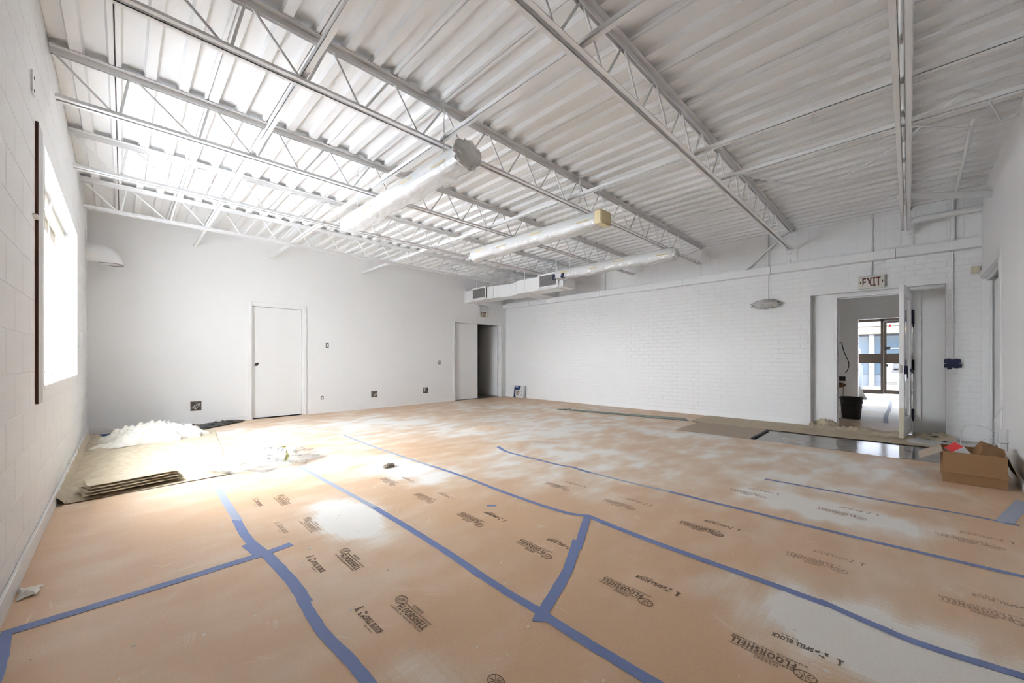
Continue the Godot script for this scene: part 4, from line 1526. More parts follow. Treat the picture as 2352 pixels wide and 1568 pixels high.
func floor_print(parent: Node, at: Vector2, reading: float, ink: Material) -> void:
	# reading: +1 along +z, -1 along -z; at: start of the wordmark's baseline
	var r := Vector3(0, 0, reading)
	var up := Vector3.UP.cross(r)
	var o := Node3D.new()
	o.name = "print"
	parent.add_child(o, true)
	o.transform = Transform3D(Basis(r, up, Vector3.UP), Vector3(at.x, ph(at.x, at.y) + 0.0011, at.y))
	var T := func(x: float, y: float) -> Transform3D: return Transform3D(Basis(), Vector3(x, y, 0))
	lettering("wordmark", "FLOORSHELL", T.call(0.0, 0.0), 0.205, 0.033, ink, o, 0.0005)
	lettering("tagline", "EXTRAORDINARY STRENGTH", T.call(0.0, 0.039), 0.205, 0.007, ink, o, 0.0005, false)
	lettering("tagline", "SURFACE PROTECTION", T.call(-0.03, -0.014), 0.235, 0.008, ink, o, 0.0005, false)
	lettering("block_mark", "SPILL BLOCK", T.call(-0.03, -0.135), 0.13, 0.026, ink, o, 0.0005)
	lettering("tagline", "DRY", T.call(0.02, -0.15), 0.06, 0.006, ink, o, 0.0005, false)
	var st := S()
	bx(st, Vector3(0.045, 0.052, 0), Vector3(0.115, 0.053, 0.0005))
	bx(st, Vector3(0.045, 0.064, 0), Vector3(0.115, 0.065, 0.0005))
	bx(st, Vector3(0.045, 0.053, 0), Vector3(0.047, 0.064, 0.0005))
	bx(st, Vector3(0.113, 0.053, 0), Vector3(0.115, 0.064, 0.0005))
	for k in 5:
		bx(st, Vector3(0.052 + k * 0.012, 0.056, 0), Vector3(0.059 + k * 0.012, 0.061, 0.0005))
	put("badge", st, ink, o)
	# shell emblem: oval rim with ribs
	st = S()
	var prev := Vector2(0.032, 0)
	for k in range(1, 25):
		var q := Vector2(0.032 * cos(TAU * k / 24), 0.024 * sin(TAU * k / 24))
		obox(st, Transform3D(Basis(Vector3(0, 0, 1), (q - prev).angle()), Vector3(-0.03 + (q.x + prev.x) / 2, 0.042 + (q.y + prev.y) / 2, 0.0003)), Vector3((q - prev).length() / 2 + 0.001, 0.0013, 0.0003))
		prev = q
	for a in [0.5, 1.1, 1.7, 2.4, 3.5, 4.2, 5.0, 5.7]:
		var q := Vector2(0.027 * cos(a), 0.020 * sin(a))
		obox(st, Transform3D(Basis(Vector3(0, 0, 1), a), Vector3(-0.03 + q.x * 0.6, 0.042 + q.y * 0.6, 0.0003)), Vector3(0.010, 0.0009, 0.0003))
	put("emblem", st, ink, o)
	# recycling loop of three arrows and a standing figure over a spill
	st = S()
	for k in 3:
		var a := PI / 2 + TAU * k / 3
		var p := Vector2(cos(a), sin(a)) * 0.013
		obox(st, Transform3D(Basis(Vector3(0, 0, 1), a + PI / 2), Vector3(-0.055 + p.x, -0.122 + p.y, 0.0003)), Vector3(0.0075, 0.003, 0.0003))
		obox(st, Transform3D(Basis(Vector3(0, 0, 1), a + PI / 2 + 0.8), Vector3(-0.055 + p.x * 1.1 + 0.006 * cos(a + 1.2), -0.122 + p.y * 1.1 + 0.006 * sin(a + 1.2), 0.0003)), Vector3(0.005, 0.003, 0.0003))
	put("recycling_mark", st, ink, o)
	st = S()
	bx(st, Vector3(-0.108, -0.128, 0), Vector3(-0.102, -0.108, 0.0005))
	bx(st, Vector3(-0.114, -0.134, 0), Vector3(-0.094, -0.129, 0.0005))
	bx(st, Vector3(-0.108, -0.105, 0), Vector3(-0.101, -0.098, 0.0005))
	put("figure_mark", st, ink, o)

func build_floor_cover() -> void:
	var back := func(_u): return ZB + 0.01
	var front := func(_u): return ZF - 0.012
	var cross := func(_u): return -2.48
	var split := func(u): return lerpf(-1.075, -1.545, u)
	paper(XL + 0.002, 0.60, back, cross, "brown floor paper along the block wall, partly under the tan drop cloth", 0.0004)
	paper(XL + 0.002, 0.585, cross, front, "brown floor paper along the block wall, without the drop cloth")
	var s1 := paper(0.565, 1.265, back, front, "printed brown floor paper strip lying second from the block wall", 0.0)
	var s2a := paper(1.26, 2.185, back, split, "printed brown floor paper third from the block wall, beyond the slanting blue seam", 0.0004)
	var s2b := paper(1.26, 2.185, split, front, "printed brown floor paper third from the block wall, before the slanting blue seam", 0.0)
	var s3 := paper(2.18, 3.125, back, front, "printed brown floor paper strip fourth from the block wall", 0.0)
	var s4 := paper(3.12, 4.07, back, front, "dusty brown floor paper strip fifth from the block wall", 0.0003)
	var s5 := paper(4.06, 5.01, back, front, "dusty brown floor paper strip sixth from the block wall", 0.0)
	paper(5.0, 5.93, back, front, "dusty brown floor paper strip next to the bare concrete", 0.0003)
	paper(5.92, 6.86, back, cross, "dusty brown floor paper strip ending at the flat cardboard", 0.0)
	paper(6.85, XR - 0.012, back, func(_u): return -2.6, "dusty brown floor paper strip along the foot of the brick wall", 0.0003)
	for k in 5:
		floor_print(s1, Vector2(0.835, -1.55 + 0.62 - k * 0.62), 1.0, M.ink if k < 3 else M.ink_faint)
	for k in 2:
		floor_print(s2b, Vector2(1.67, -0.275 - k * 0.567), -1.0, M.ink)
	for k in 4:
		floor_print(s2a, Vector2(1.67, -1.41 - k * 0.567), -1.0, M.ink if k < 2 else M.ink_faint)
	for k in 5:
		floor_print(s3, Vector2(2.61, 0.30 - k * 0.575), -1.0, M.ink if k == 2 else M.ink_faint)
	for k in 3:
		floor_print(s4, Vector2(3.55, 0.32 - k * 0.575), -1.0, M.ink_faint)
	# tape
	var defs := [
		[[Vector2(XL + 0.02, -2.47), Vector2(0.03, -2.472), Vector2(0.54, -2.485), Vector2(0.69, -2.505)], 0.062, 0, "blue tape across the paper from the block wall to the long seam"],
		[[Vector2(0.565, -4.32), Vector2(0.545, -3.5), Vector2(0.54, -3.1)], 0.055, 1, "pale dusty blue tape running out from under the tan drop cloth"],
		[[Vector2(0.535, -3.15), Vector2(0.525, -2.84), Vector2(0.53, -2.66)], 0.055, 0, "short blue tape piece on the long seam beyond the tape crossing"],
		[[Vector2(0.515, -2.68), Vector2(0.545, -2.45)], 0.085, 0, "wide doubled blue tape piece at the tape crossing"],
		[[Vector2(0.555, -2.5), Vector2(0.575, -2.1), Vector2(0.57, -1.85)], 0.06, 0, "blue tape piece on the long seam just this side of the tape crossing"],
		[[Vector2(0.565, -1.9), Vector2(0.555, -1.6), Vector2(0.575, -1.2), Vector2(0.57, 0.3)], 0.05, 0, "long blue tape on the seam between the first two paper strips"],
		[[Vector2(1.245, -4.25), Vector2(1.265, -3.4), Vector2(1.285, -2.7)], 0.045, 1, "pale dusty blue tape running towards the clear plastic bag"],
		[[Vector2(1.285, -2.72), Vector2(1.275, -1.9), Vector2(1.25, -1.4), Vector2(1.25, -1.05)], 0.05, 0, "blue tape on the seam from the dust patch to the slanting tape"],
		[[Vector2(1.245, -1.1), Vector2(1.24, -0.8), Vector2(1.25, 0.1)], 0.055, 0, "blue tape on the seam running on from the foot of the slanting tape"],
		[[Vector2(2.26, -1.545), Vector2(1.93, -1.37), Vector2(1.80, -1.305)], 0.055, 0, "upper half of the slanting blue tape across a paper strip"],
		[[Vector2(1.90, -1.375), Vector2(1.60, -1.215), Vector2(1.26, -1.085), Vector2(1.20, -1.055)], 0.06, 0, "lower half of the slanting blue tape across a paper strip"],
		[[Vector2(2.2, -5.6), Vector2(2.17, -4.7), Vector2(2.17, -3.9), Vector2(2.185, -3.3)], 0.04, 1, "pale dusty blue tape in the middle of the room beyond the dust patch"],
		[[Vector2(2.185, -3.35), Vector2(2.195, -2.9), Vector2(2.165, -2.16), Vector2(2.18, -1.7), Vector2(2.25, -1.53)], 0.042, 0, "thin blue tape from the middle of the room to the head of the slanting tape"],
		[[Vector2(2.245, -1.55), Vector2(2.2, -1.1), Vector2(2.185, -0.6), Vector2(2.17, -0.25)], 0.055, 0, "blue tape from the head of the slanting tape towards the big dust heap"],
		[[Vector2(2.18, -0.28), Vector2(2.14, -0.1), Vector2(2.12, 0.05), Vector2(2.15, 0.30), Vector2(2.16, 0.6)], 0.05, 0, "blue tape half buried by the big dust heap"],
		[[Vector2(3.13, -3.4), Vector2(3.12, -2.7), Vector2(3.12, -2.1)], 0.045, 0, "thin blue tape beginning at the grey streak in mid-room"],
		[[Vector2(3.125, -2.1), Vector2(3.11, -1.7), Vector2(3.12, -1.35)], 0.04, 1, "pale dusty tape between two blue lengths in mid-room"],
		[[Vector2(3.12, -1.35), Vector2(3.115, -0.8), Vector2(3.115, -0.2), Vector2(3.14, 0.62)], 0.045, 0, "blue tape between the fourth and fifth paper strips up to the closet wall"],
		[[Vector2(4.05, -0.9), Vector2(4.075, -0.2), Vector2(4.1, 0.24), Vector2(4.07, 0.5)], 0.04, 0, "thin blue tape between the fifth and sixth paper strips"],
		[[Vector2(4.05, 0.43), Vector2(4.8, 0.61)], 0.09, 1, "pale blue tape against the foot of the closet wall"],
		[[Vector2(XL + 0.03, -2.46), Vector2(XL + 0.05, -2.2), Vector2(XL + 0.05, -1.9)], 0.05, 0, "blue tape along the foot of the block wall"],
		[[Vector2(2.02, -1.42), Vector2(1.98, -1.385)], 0.03, 0, "tiny blue tape scrap on the slanting tape"],
	]
	for a in defs:
		var st := S()
		ribbon(st, a[0], a[1] * 0.88, 0.007, true)
		one("blue_tape", st, M.blue_tape_dusty if a[2] else M.blue_tape, a[3], "tape", "blue masking tape on the floor paper")
	# flakes of plaster and paint lying about
	var fl := S()
	for k in 260:
		var d := rng.randf_range(0.9, 5.5)
		var a := rng.randf_range(-0.15, 1.75)
		var x := d * cos(a) * 0.9
		var z := -d * sin(a) + 0.35
		if x < XL + 0.1 or z > ZF - 0.1 or x > 5.8:
			continue
		var r := rng.randf_range(0.0025, 0.008) * (2.2 if k % 17 == 0 else 1.0)
		var poly := PackedVector2Array()
		for q in 6:
			poly.append(Vector2(cos(TAU * q / 6), sin(TAU * q / 6) * 0.6) * r * rng.randf_range(0.6, 1.2))
		prism(fl, poly, Transform3D(Basis(Vector3(1, 0, 0), -PI / 2) * Basis(Vector3(0, 0, 1), rng.randf() * TAU), Vector3(x, ph(x, z) + 0.0006, z)), 0.001)
	var flakes := one("plaster_flakes", fl, M.speck_white, "tiny white flakes of plaster scattered over the floor paper", "debris")
	flakes.set_meta("kind", "stuff")

# ---------------------------------------------------------------- loose things
func folds(sd: int, freq := 1.0) -> FastNoiseLite:
	var n := FastNoiseLite.new()
	n.seed = sd
	n.frequency = freq
	n.noise_type = FastNoiseLite.TYPE_SIMPLEX_SMOOTH
	n.fractal_type = FastNoiseLite.FRACTAL_RIDGED
	n.fractal_octaves = 3
	return n

func cloth(st: SurfaceTool, c: Array, nu: int, nv: int, n: FastNoiseLite, amp: float, base := 0.009, edge := 0.02) -> void:
	# a creased cloth between four floor corners (Vector2 each, clockwise from above)
	sheet(st, nu, nv, func(u, v):
		var p: Vector2 = (c[0] as Vector2).lerp(c[1], u).lerp((c[3] as Vector2).lerp(c[2], u), v)
		p += Vector2(fn.get_noise_2d(v * 3.0, 7.0), fn.get_noise_2d(u * 3.0, 17.0)) * edge
		var k: float = pow(clampf(0.5 + 0.5 * n.get_noise_2d(p.x, p.y), 0.0, 1.0), 3.0)
		var e: float = clampf(minf(minf(u, 1.0 - u), minf(v, 1.0 - v)) * 14.0, 0.0, 1.0)
		return Vector3(p.x, base + amp * k * (0.35 + 0.65 * e), p.y))

func heap(st: SurfaceTool, at: Vector2, rx: float, rz: float, h: float, n: FastNoiseLite, turn := 0.0) -> void:
	sheet(st, 110, 46, func(u, v):
		var t: float = -TAU * u
		var rim: float = 1.0 + 0.28 * fn.get_noise_2d(cos(t) * 1.6 + at.x * 9.0, sin(t) * 1.6 + at.y * 5.0)
		var q: Vector2 = Vector2(cos(t) * rx, sin(t) * rz).rotated(turn) * rim * v
		var p := at + q
		var k: float = 0.5 + 0.5 * n.get_noise_2d(p.x, p.y)
		var dome: float = pow(clampf(1.0 - v * v, 0.0, 1.0), 0.55)
		return Vector3(p.x, 0.014 + h * dome * (0.30 + 0.45 * k + 0.55 * pow(0.5 + 0.5 * n.get_noise_2d(p.x * 2.3 + 3.0, p.y * 2.3), 2.0)) + 0.008 * k, p.y))

func build_things() -> void:
	var st := S()
	# --- window corner
	cloth(st, [Vector2(XL + 0.03, -7.85), Vector2(0.98, -7.35), Vector2(0.70, -4.42), Vector2(XL + 0.02, -4.34)], 60, 120, folds(41, 1.3), 0.035)
	one("drop_cloth", st, M.canvas, "large tan canvas drop cloth spread below the window", "drop cloth")
	st = S()
	sheet(st, 4, 60, func(u, v):
		var z := lerpf(-4.34, -7.9, v)
		return Vector3(XL + 0.005 + 0.05 * (1.0 - u) + 0.012 * fn.get_noise_1d(v * 16.0), 0.02 + u * (0.06 + 0.05 * fn.get_noise_1d(v * 11.0 + 3.0)), z))
	one("drop_cloth", st, M.canvas, "tan canvas edge turned up along the foot of the block wall", "drop cloth")
	st = S()
	heap(st, Vector2(0.32, -7.05), 0.52, 0.44, 0.21, folds(52, 1.9), 0.2)
	heap(st, Vector2(0.02, -6.78), 0.30, 0.16, 0.06, folds(54, 2.0), -0.4)
	one("dust_sheet", st, M.white_sheet, "rumpled heap of white dust sheet on the tan drop cloth", "cloth")
	var fc := thing("folded_cloth", "folded tan canvas cloth on the corner of the drop cloth", "cloth", Vector3(0.06, 0.03, -4.52), "", deg_to_rad(12))
	for k in 4:
		st = S()
		var w := 0.30 - 0.012 * k
		var nz := folds(60 + k, 3.0)
		sheet(st, 36, 16, func(u, v):
			var t: float = -TAU * v
			var x := lerpf(-w, w, u)
			var sq: float = clampf(minf(u, 1.0 - u) * 16.0, 0.25, 1.0)
			return Vector3(x + 0.012 * fn.get_noise_2d(v * 4.0, k), 0.012 + k * 0.021 + sin(t) * 0.0125 * sq + 0.006 * nz.get_noise_2d(u * 2.0, v * 2.0), cos(t) * (0.13 - 0.006 * k) + 0.012 * fn.get_noise_2d(u * 5.0, k * 3.0)))
		put("fold", st, M.canvas, fc)
	st = S()
	cloth(st, [Vector2(-0.24, -7.86), Vector2(0.16, -7.84), Vector2(0.10, -7.60), Vector2(-0.20, -7.60)], 14, 10, folds(70, 2.0), 0.02, 0.03)
	one("blue_sheet", st, M.blue_sheet, "dark blue plastic sheet piece behind the white dust sheet", "sheet")
	st = S()
	cloth(st, [Vector2(-0.30, -8.13), Vector2(0.75, -8.13), Vector2(0.70, -7.88), Vector2(-0.30, -7.88)], 40, 12, folds(73, 2.2), 0.06, 0.012)
	one("plastic_sheet", st, M.plastic_film, "crumpled pale plastic sheet along the plasterboard wall behind the dust sheet", "plastic sheet")
	st = S()
	cloth(st, [Vector2(0.62, -8.0), Vector2(1.50, -8.10), Vector2(1.45, -7.95), Vector2(0.82, -7.45)], 40, 16, folds(72, 2.6), 0.055, 0.014)
	one("black_plastic", st, M.black_plastic, "crumpled black plastic sheet at the foot of the plasterboard wall", "plastic sheet")
	# --- clear bag with its printed wrapper
	var bag := thing("plastic_bag", "crumpled clear plastic bag with a yellow striped wrapper on the paper", "bag", Vector3(1.03, 0.006, -4.58))
	st = S()
	blob(st, Vector3(0, 0.05, 0), Vector3(0.36, 0.075, 0.24), 0.55, 77, 0.004)
	put("film", st, M.clear_film, bag)
	st = S()
	var bn := folds(78, 3.0)
	sheet(st, 16, 16, func(u, v): return Vector3(lerpf(-0.02, 0.14, u), 0.02 + 0.15 * v + 0.025 * bn.get_noise_2d(u * 2, v * 2), lerpf(-0.12, 0.09, u) + 0.07 * v + 0.02 * bn.get_noise_2d(u, v + 5)))
	put("wrapper", st, M.carton_white, bag)
	for k in 6:
		st = S()
		sheet(st, 10, 2, func(u, v): return Vector3(lerpf(-0.0, 0.10, u), 0.035 + 0.018 * k + 0.008 * v + 0.10 * u * 0.2, lerpf(-0.105, 0.03, u) + 0.02 + 0.004 * k))
		put("printed_line", st, M.metal, bag)
	st = S()
	sheet(st, 4, 14, func(u, v): return Vector3(0.135 + 0.03 * u + 0.02 * sin(v * 5.0), 0.02 + 0.16 * v, 0.07 + 0.04 * v + 0.01 * u))
	put("yellow_strip", st, M.yellow_print, bag)
	# --- small litter
	st = S()
	blob(st, Vector3(1.86, 0.018, -3.6), Vector3(0.045, 0.02, 0.025), 0.7, 80, 0.007)
	one("rag_scrap", st, M.cardboard_pale, "small crumpled grey scrap in the middle of a dust patch", "scrap")
	st = S()
	ribbon(st, [Vector2(1.88, -2.16), Vector2(1.93, -2.11)], 0.03, 0.009, true)
	one("tape_scrap", st, M.blue_tape, "small blue tape scrap on the third paper strip", "scrap")
	st = S()
	blob(st, Vector3(0.02, 0.02, -4.92), Vector3(0.03, 0.012, 0.02), 0.4, 81)
	one("dark_scrap", st, M.navy_tape, "small dark blue scrap on the tan drop cloth", "scrap")
	st = S()
	cloth(st, [Vector2(XL + 0.02, -2.88), Vector2(-0.27, -2.88), Vector2(-0.28, -2.77), Vector2(XL + 0.02, -2.76)], 10, 10, folds(83, 4.0), 0.03, 0.008)
	one("paper_scrap", st, M.white_sheet, "small crumpled white paper at the foot of the block wall", "scrap")
	# --- rods lying by the brick wall
	for k in 6:
		st = S()
		var off := (k - 2.5) * 0.028
		tube(st, [Vector3(6.60 + off, 0.013, -5.23 + 0.02 * k), Vector3(6.80 + off * 1.3, 0.013, -3.9), Vector3(7.02 + off * 1.6, 0.013, -2.66 - 0.03 * k)], 0.006, 8)
		one("metal_rod", st, M.green_rod if k % 2 == 0 else M.grey_rod, "%s metal rod of the bundle lying on the floor along the brick wall" % ["dark green" if k % 2 == 0 else "pale grey"], "rod", "rods lying along the brick wall")
	st = S()
	bx(st, Vector3(6.53, 0.005, -5.06), Vector3(6.73, 0.023, -5.02), 0.004)
	one("rod_tie", st, M.black_plastic, "black tie around the bundle of metal rods", "tie")
	# --- carton of an exit sign leaning at the corner
	var ec := thing("exit_sign_carton", "blue and white carton printed EXIT leaning against the brick wall", "carton")
	ec.transform = Transform3D(Basis(Vector3(0, 0, 1), Vector3.UP, Vector3(-1, 0, 0)).rotated(Vector3(0, 0, 1), -0.14), Vector3(7.70, 0.012, -7.54))
	st = S()
	bx(st, Vector3(-0.18, 0, -0.075), Vector3(0.18, 0.33, 0.0), 0.003)
	put("carton_box", st, M.carton_white, ec)
	st = S()
	prism(st, PackedVector2Array([Vector2(-0.178, 0.002), Vector2(-0.10, 0.002), Vector2(-0.085, 0.04), Vector2(-0.125, 0.04), Vector2(-0.125, 0.21), Vector2(0.02, 0.21), Vector2(0.07, 0.328), Vector2(-0.178, 0.328)]), Transform3D(Basis(), Vector3(0, 0, 0.0)), 0.001)
	put("blue_print", st, M.carton_blue, ec)
	st = S()
	bx(st, Vector3(-0.12, 0.05, 0), Vector3(0.05, 0.205, 0.0012))
	put("picture_panel", st, M.exit_face, ec)
	lettering("letters", "EXIT", Transform3D(Basis(), Vector3(-0.085, 0.065, 0.0013)), 0.11, 0.11, M.exit_red, ec, 0.001)
	st = S()
	bx(st, Vector3(-0.165, 0.285, 0.001), Vector3(-0.135, 0.305, 0.002))
	bx(st, Vector3(-0.125, 0.287, 0.001), Vector3(-0.03, 0.303, 0.002))
	put("brand_bar", st, M.carton_white, ec)
	st = S()
	for k in 4:
		bx(st, Vector3(0.08, 0.06 + k * 0.035, 0), Vector3(0.14, 0.066 + k * 0.035, 0.001))
	put("small_print", st, M.metal, ec)
	# --- cardboard, canvas and film by the glazed door
	st = S()
	bx(st, Vector3(5.90, 0.010, -2.47), Vector3(6.88, 0.014, -1.47), 0.001)
	one("cardboard_sheet", st, M.cardboard_pale, "flat brown cardboard sheet on the floor before the brick wall", "cardboard")
	st = S()
	ribbon(st, [Vector2(5.93, -1.47), Vector2(6.85, -1.48)], 0.04, 0.016)
	one("blue_tape", st, M.navy_tape, "dark blue tape along the end of the flat cardboard sheet", "tape", "blue masking tape on the floor paper")
	st = S()
	sheet(st, 16, 60, func(u, v):
		var z := lerpf(-2.66, 0.30, v)
		var x := lerpf(6.90 + 0.03 * fn.get_noise_1d(v * 7.0), XR - 0.015, u)
		return Vector3(x, 0.008 + 0.004 * absf(fn.get_noise_2d(x * 3, z * 2)), z))
	one("drop_cloth", st, M.canvas, "long tan canvas runner along the foot of the brick wall", "drop cloth")
	st = S()
	var rn := folds(90, 1.0)
	sheet(st, 24, 90, func(u, v):
		var z := lerpf(-1.10, -0.06, v)
		var a: float = 0.07 * pow(0.5 + 0.5 * rn.get_noise_2d(z * 2.4, 1.0 + u * 0.8), 2.0)
		var x := lerpf(7.52 - 0.20 * v + 0.05 * fn.get_noise_1d(v * 14.0), 8.02 - 0.1 * v, u)
		return Vector3(x, 0.014 + a * sin(PI * clampf(u * 1.1, 0.0, 1.0)) + 0.03 * clampf(0.12 - v, 0.0, 0.12) * 8.0 * u, z))
	one("drop_cloth", st, M.canvas, "rumpled tan canvas across the threshold of the glazed door", "drop cloth")
	st = S()
	heap(st, Vector2(7.90, -0.93), 0.12, 0.15, 0.10, folds(91, 3.0))
	one("drop_cloth", st, M.canvas, "bunched tan canvas corner at the recess of the glazed door", "drop cloth")
	st = S()
	cloth(st, [Vector2(7.42, 0.06), Vector2(7.94, 0.04), Vector2(7.93, 0.44), Vector2(7.30, 0.44)], 30, 30, folds(92, 2.0), 0.09, 0.012)
	one("drop_cloth", st, M.canvas, "rumpled tan canvas behind the open glazed door", "drop cloth")
	st = S()
	cloth(st, [Vector2(7.02, -0.02), Vector2(7.40, 0.0), Vector2(7.45, 0.62), Vector2(6.95, 0.60)], 30, 30, folds(93, 2.4), 0.05, 0.012)
	one("plastic_sheet", st, M.plastic_film, "rumpled pale plastic sheet beside the open glazed door", "plastic sheet")
	for a in [[7.22, 0.14, 0.05], [7.15, 0.28, 0.09], [7.55, 0.20, 0.08]]:
		st = S()
		cloth(st, [Vector2(a[0], a[1]), Vector2(a[0] + 0.05, a[1]), Vector2(a[0] + 0.05, a[1] + a[2]), Vector2(a[0], a[1] + a[2])], 6, 6, folds(95, 4.0), 0.02, 0.05)
		one("dark_scrap", st, M.dark_metal, "small dark scrap on the plastic beside the open glazed door", "scrap", "dark scraps by the glazed door")
	# --- carton with its flaps open
	carton()
	# --- wiring at the foot of the closet wall
	var pw := thing("power_adapter", "white power adapter plugged in low on the closet wall", "adapter", Vector3(5.95, 0.34, ZF))
	st = S()
	bx(st, Vector3(-0.035, -0.06, -0.006), Vector3(0.035, 0.06, 0), 0.002)
	put("wall_plate", st, M.carton_white, pw)
	st = S()
	bx(st, Vector3(-0.03, -0.07, -0.06), Vector3(0.03, 0.02, -0.006), 0.006)
	bx(st, Vector3(-0.025, -0.14, -0.045), Vector3(0.025, -0.075, -0.004), 0.006)
	put("plug_body", st, M.carton_white, pw)
	for r in [[[Vector3(5.95, 0.27, 0.60), Vector3(6.1, 0.14, 0.52), Vector3(6.6, 0.05, 0.42), Vector3(6.8, 0.20, 0.42), Vector3(6.7, 0.33, 0.45), Vector3(6.3, 0.37, 0.55), Vector3(6.05, 0.33, 0.63)], "white cord looping in the air beside the power adapter"], [[Vector3(6.0, 0.36, 0.64), Vector3(6.15, 0.45, 0.60), Vector3(6.1, 0.55, 0.62), Vector3(5.98, 0.62, 0.65)], "thin white cord rising beside the power adapter"], [[Vector3(6.05, 0.30, 0.63), Vector3(6.25, 0.26, 0.56), Vector3(6.3, 0.22, 0.54), Vector3(6.12, 0.20, 0.60)], "small white cord loop below the power adapter"]]:
		st = S()
		tube(st, smooth(r[0]), 0.0035, 6)
		one("white_cable", st, M.carton_white, r[1], "cord")
	# --- in the dim front room
	var b := thing("paint_pail", "black plastic pail with a wire handle just beyond the glazed door", "pail", Vector3(9.32, 0.008, -0.73))
	st = S()
	lathe(st, [Vector2(0.001, 0.0), Vector2(0.125, 0.0), Vector2(0.13, 0.008), Vector2(0.15, 0.27), Vector2(0.158, 0.275), Vector2(0.160, 0.315), Vector2(0.154, 0.32), Vector2(0.156, 0.345), Vector2(0.168, 0.35), Vector2(0.168, 0.375), Vector2(0.160, 0.38), Vector2(0.152, 0.375), Vector2(0.148, 0.33), Vector2(0.125, 0.03), Vector2(0.001, 0.028)], Vector3.ZERO, 36)
	put("bucket_wall", st, M.pail_black, b)
	st = S()
	var arc := []
	for k in 17:
		var a := PI * k / 16.0
		arc.append(Vector3(0.165 * cos(a) * 0.75, 0.31 - 0.17 * sin(a), 0.165 * cos(a) * 0.66 + 0.09 * sin(a)))
	tube(st, arc, 0.003, 6)
	put("wire_handle", st, M.metal, b)
	st = S()
	tube(st, smooth([Vector3(8.9, 1.35, -0.82), Vector3(9.0, 1.2, -0.80), Vector3(9.05, 1.0, -0.74), Vector3(9.0, 0.86, -0.76), Vector3(8.95, 0.83, -0.79)]), 0.006, 6)
	bar(st, Vector3(8.06, 1.36, -0.86), Vector3(8.9, 1.35, -0.82), 0.01, 0.01)
	one("hanging_wire", st, M.dark_metal, "dark wire hanging loose in the dim front room", "wire")
	st = S()
	cloth(st, [Vector2(8.15, -1.25), Vector2(9.1, -1.25), Vector2(9.1, -0.86), Vector2(8.15, -0.84)], 14, 10, folds(97, 2.0), 0.02, 0.01)
	one("dark_rag", st, M.black_plastic, "dark rag on the floor beside the black pail", "rag")
	var wo := thing("wall_outlet", "dark open outlet box on the partition of the dim front room", "outlet", Vector3(13.855, 0.50, -1.28))
	st = S()
	bx(st, Vector3(-0.006, -0.02, -0.06), Vector3(0, 0.10, 0.08), 0.002)
	put("box_opening", st, M.dark_metal, wo)
	st = S()
	blob(st, Vector3(-0.05, -0.13, -0.06), Vector3(0.05, 0.05, 0.12), 0.5, 98)
	put("coiled_wire", st, M.cardboard_dark, wo)
	st = S()
	tube(st, [Vector3(-0.03, -0.15, 0.04), Vector3(-0.04, -0.3, 0.04), Vector3(-0.05, -0.49, 0.03)], 0.006, 6)
	put("wire", st, M.cardboard_dark, wo)
	st = S()
	prism(st, PackedVector2Array([Vector2(0, 0), Vector2(0.20, 0), Vector2(0.015, 0.42), Vector2(0, 0.42)]), Transform3D(Basis(Vector3(0, 0, 1), Vector3.UP, Vector3(-1, 0, 0)), Vector3(14.02, 0.004, -0.97)), 0.015)
	one("leaning_board", st, M.carton_white, "white triangular board leaning at the lobby opening", "board")

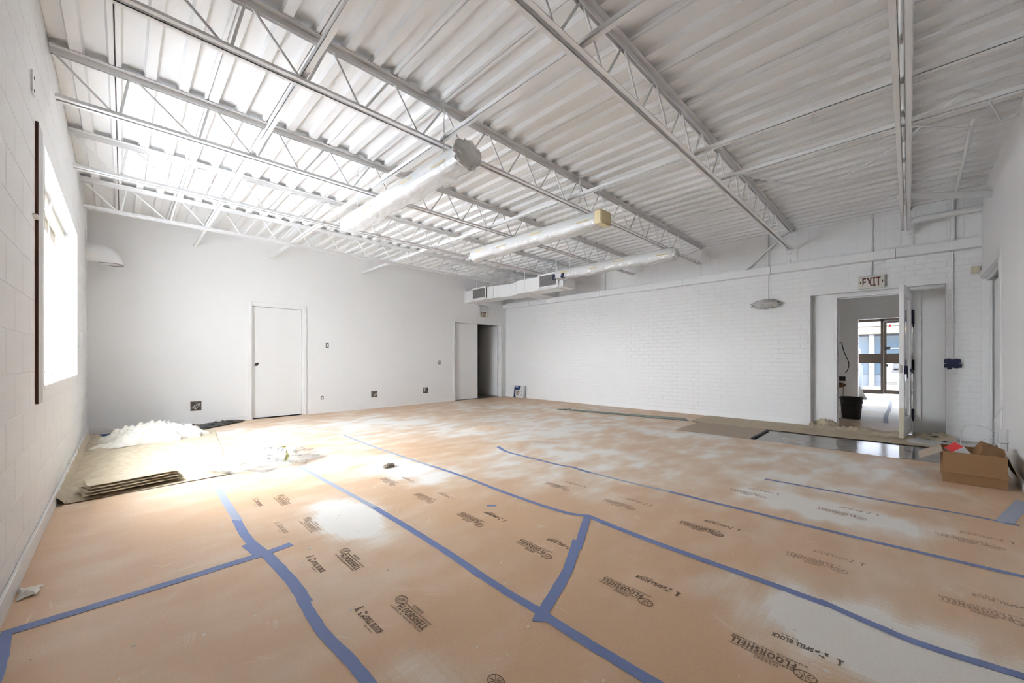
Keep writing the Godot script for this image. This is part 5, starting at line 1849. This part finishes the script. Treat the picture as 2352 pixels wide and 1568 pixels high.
func carton() -> void:
	var c := thing("cardboard_box", "open brown cardboard box with folded out flaps in the closet wall corner", "box", Vector3(5.09, 0.006, 0.21))
	# box: x 0..0.40 (away), z 0..0.355, height 0.262
	var D := 0.40
	var W := 0.355
	var H := 0.262
	var w := 0.005
	var st := S()
	bx(st, Vector3(0, 0, 0), Vector3(w, H, W))
	bx(st, Vector3(D - w, 0, 0), Vector3(D, H, W))
	bx(st, Vector3(w, 0, 0), Vector3(D - w, H, w))
	bx(st, Vector3(w, 0, W - w), Vector3(D - w, H, W))
	bx(st, Vector3(w, 0, w), Vector3(D - w, w, W - w))
	put("box_wall", st, M.cardboard, c)
	st = S()   # front flap folded down over the face
	var t := Transform3D(Basis(Vector3(0, 0, 1), -0.17), Vector3(-0.002, H, W / 2))
	obox(st, t * Transform3D(Basis(), Vector3(0, -0.088, 0)), Vector3(0.002, 0.088, W / 2 - 0.001))
	put("flap", st, M.cardboard, c)
	st = S()   # side flap sticking out towards the room
	t = Transform3D(Basis(Vector3(1, 0, 0), deg_to_rad(-122)), Vector3(D / 2, H, 0.0))
	obox(st, t * Transform3D(Basis(), Vector3(0, 0.085, 0)), Vector3(D / 2 - 0.004, 0.085, 0.002))
	put("flap", st, M.cardboard_pale, c)
	st = S()   # side flap against the wall
	t = Transform3D(Basis(Vector3(1, 0, 0), deg_to_rad(160)), Vector3(D / 2, H, W))
	obox(st, t * Transform3D(Basis(), Vector3(0, 0.085, 0)), Vector3(D / 2 - 0.004, 0.085, 0.002))
	put("flap", st, M.cardboard_dark, c)
	st = S()
	t = Transform3D(Basis(Vector3(0, 0, 1), deg_to_rad(-115)), Vector3(D, H, W / 2))
	obox(st, t * Transform3D(Basis(), Vector3(0, 0.085, 0)), Vector3(0.002, 0.085, W / 2 - 0.004))
	put("flap", st, M.cardboard, c)
	# contents
	var r := thing("small_carton", "red topped white carton sticking out of the cardboard box", "carton")
	r.transform = Transform3D(Basis.from_euler(Vector3(deg_to_rad(-38), deg_to_rad(12), deg_to_rad(8))), Vector3(5.30, 0.235, 0.315))
	st = S()
	bx(st, Vector3(-0.075, -0.055, -0.05), Vector3(0.075, 0.06, 0.05), 0.002)
	put("carton_box", st, M.carton_white, r)
	st = S()
	bx(st, Vector3(-0.071, 0.0595, -0.046), Vector3(0.071, 0.0612, 0.046))
	put("red_top", st, M.red_print, r)
	st = S()
	bx(st, Vector3(-0.071, -0.05, 0.0495), Vector3(0.071, -0.02, 0.0508))
	put("red_band", st, M.red_print, r)
	var k := thing("small_carton", "small brown carton tilted in the cardboard box", "carton")
	k.transform = Transform3D(Basis.from_euler(Vector3(deg_to_rad(24), deg_to_rad(6), deg_to_rad(18))), Vector3(5.28, 0.235, 0.478))
	st = S()
	bx(st, Vector3(-0.10, -0.07, -0.075), Vector3(0.10, 0.07, 0.075), 0.002)
	put("carton_box", st, M.cardboard, k)
	st = S()
	bx(st, Vector3(-0.1008, -0.06, 0.0), Vector3(-0.0998, 0.0, 0.06))
	put("printed_patch", st, M.cardboard_dark, k)
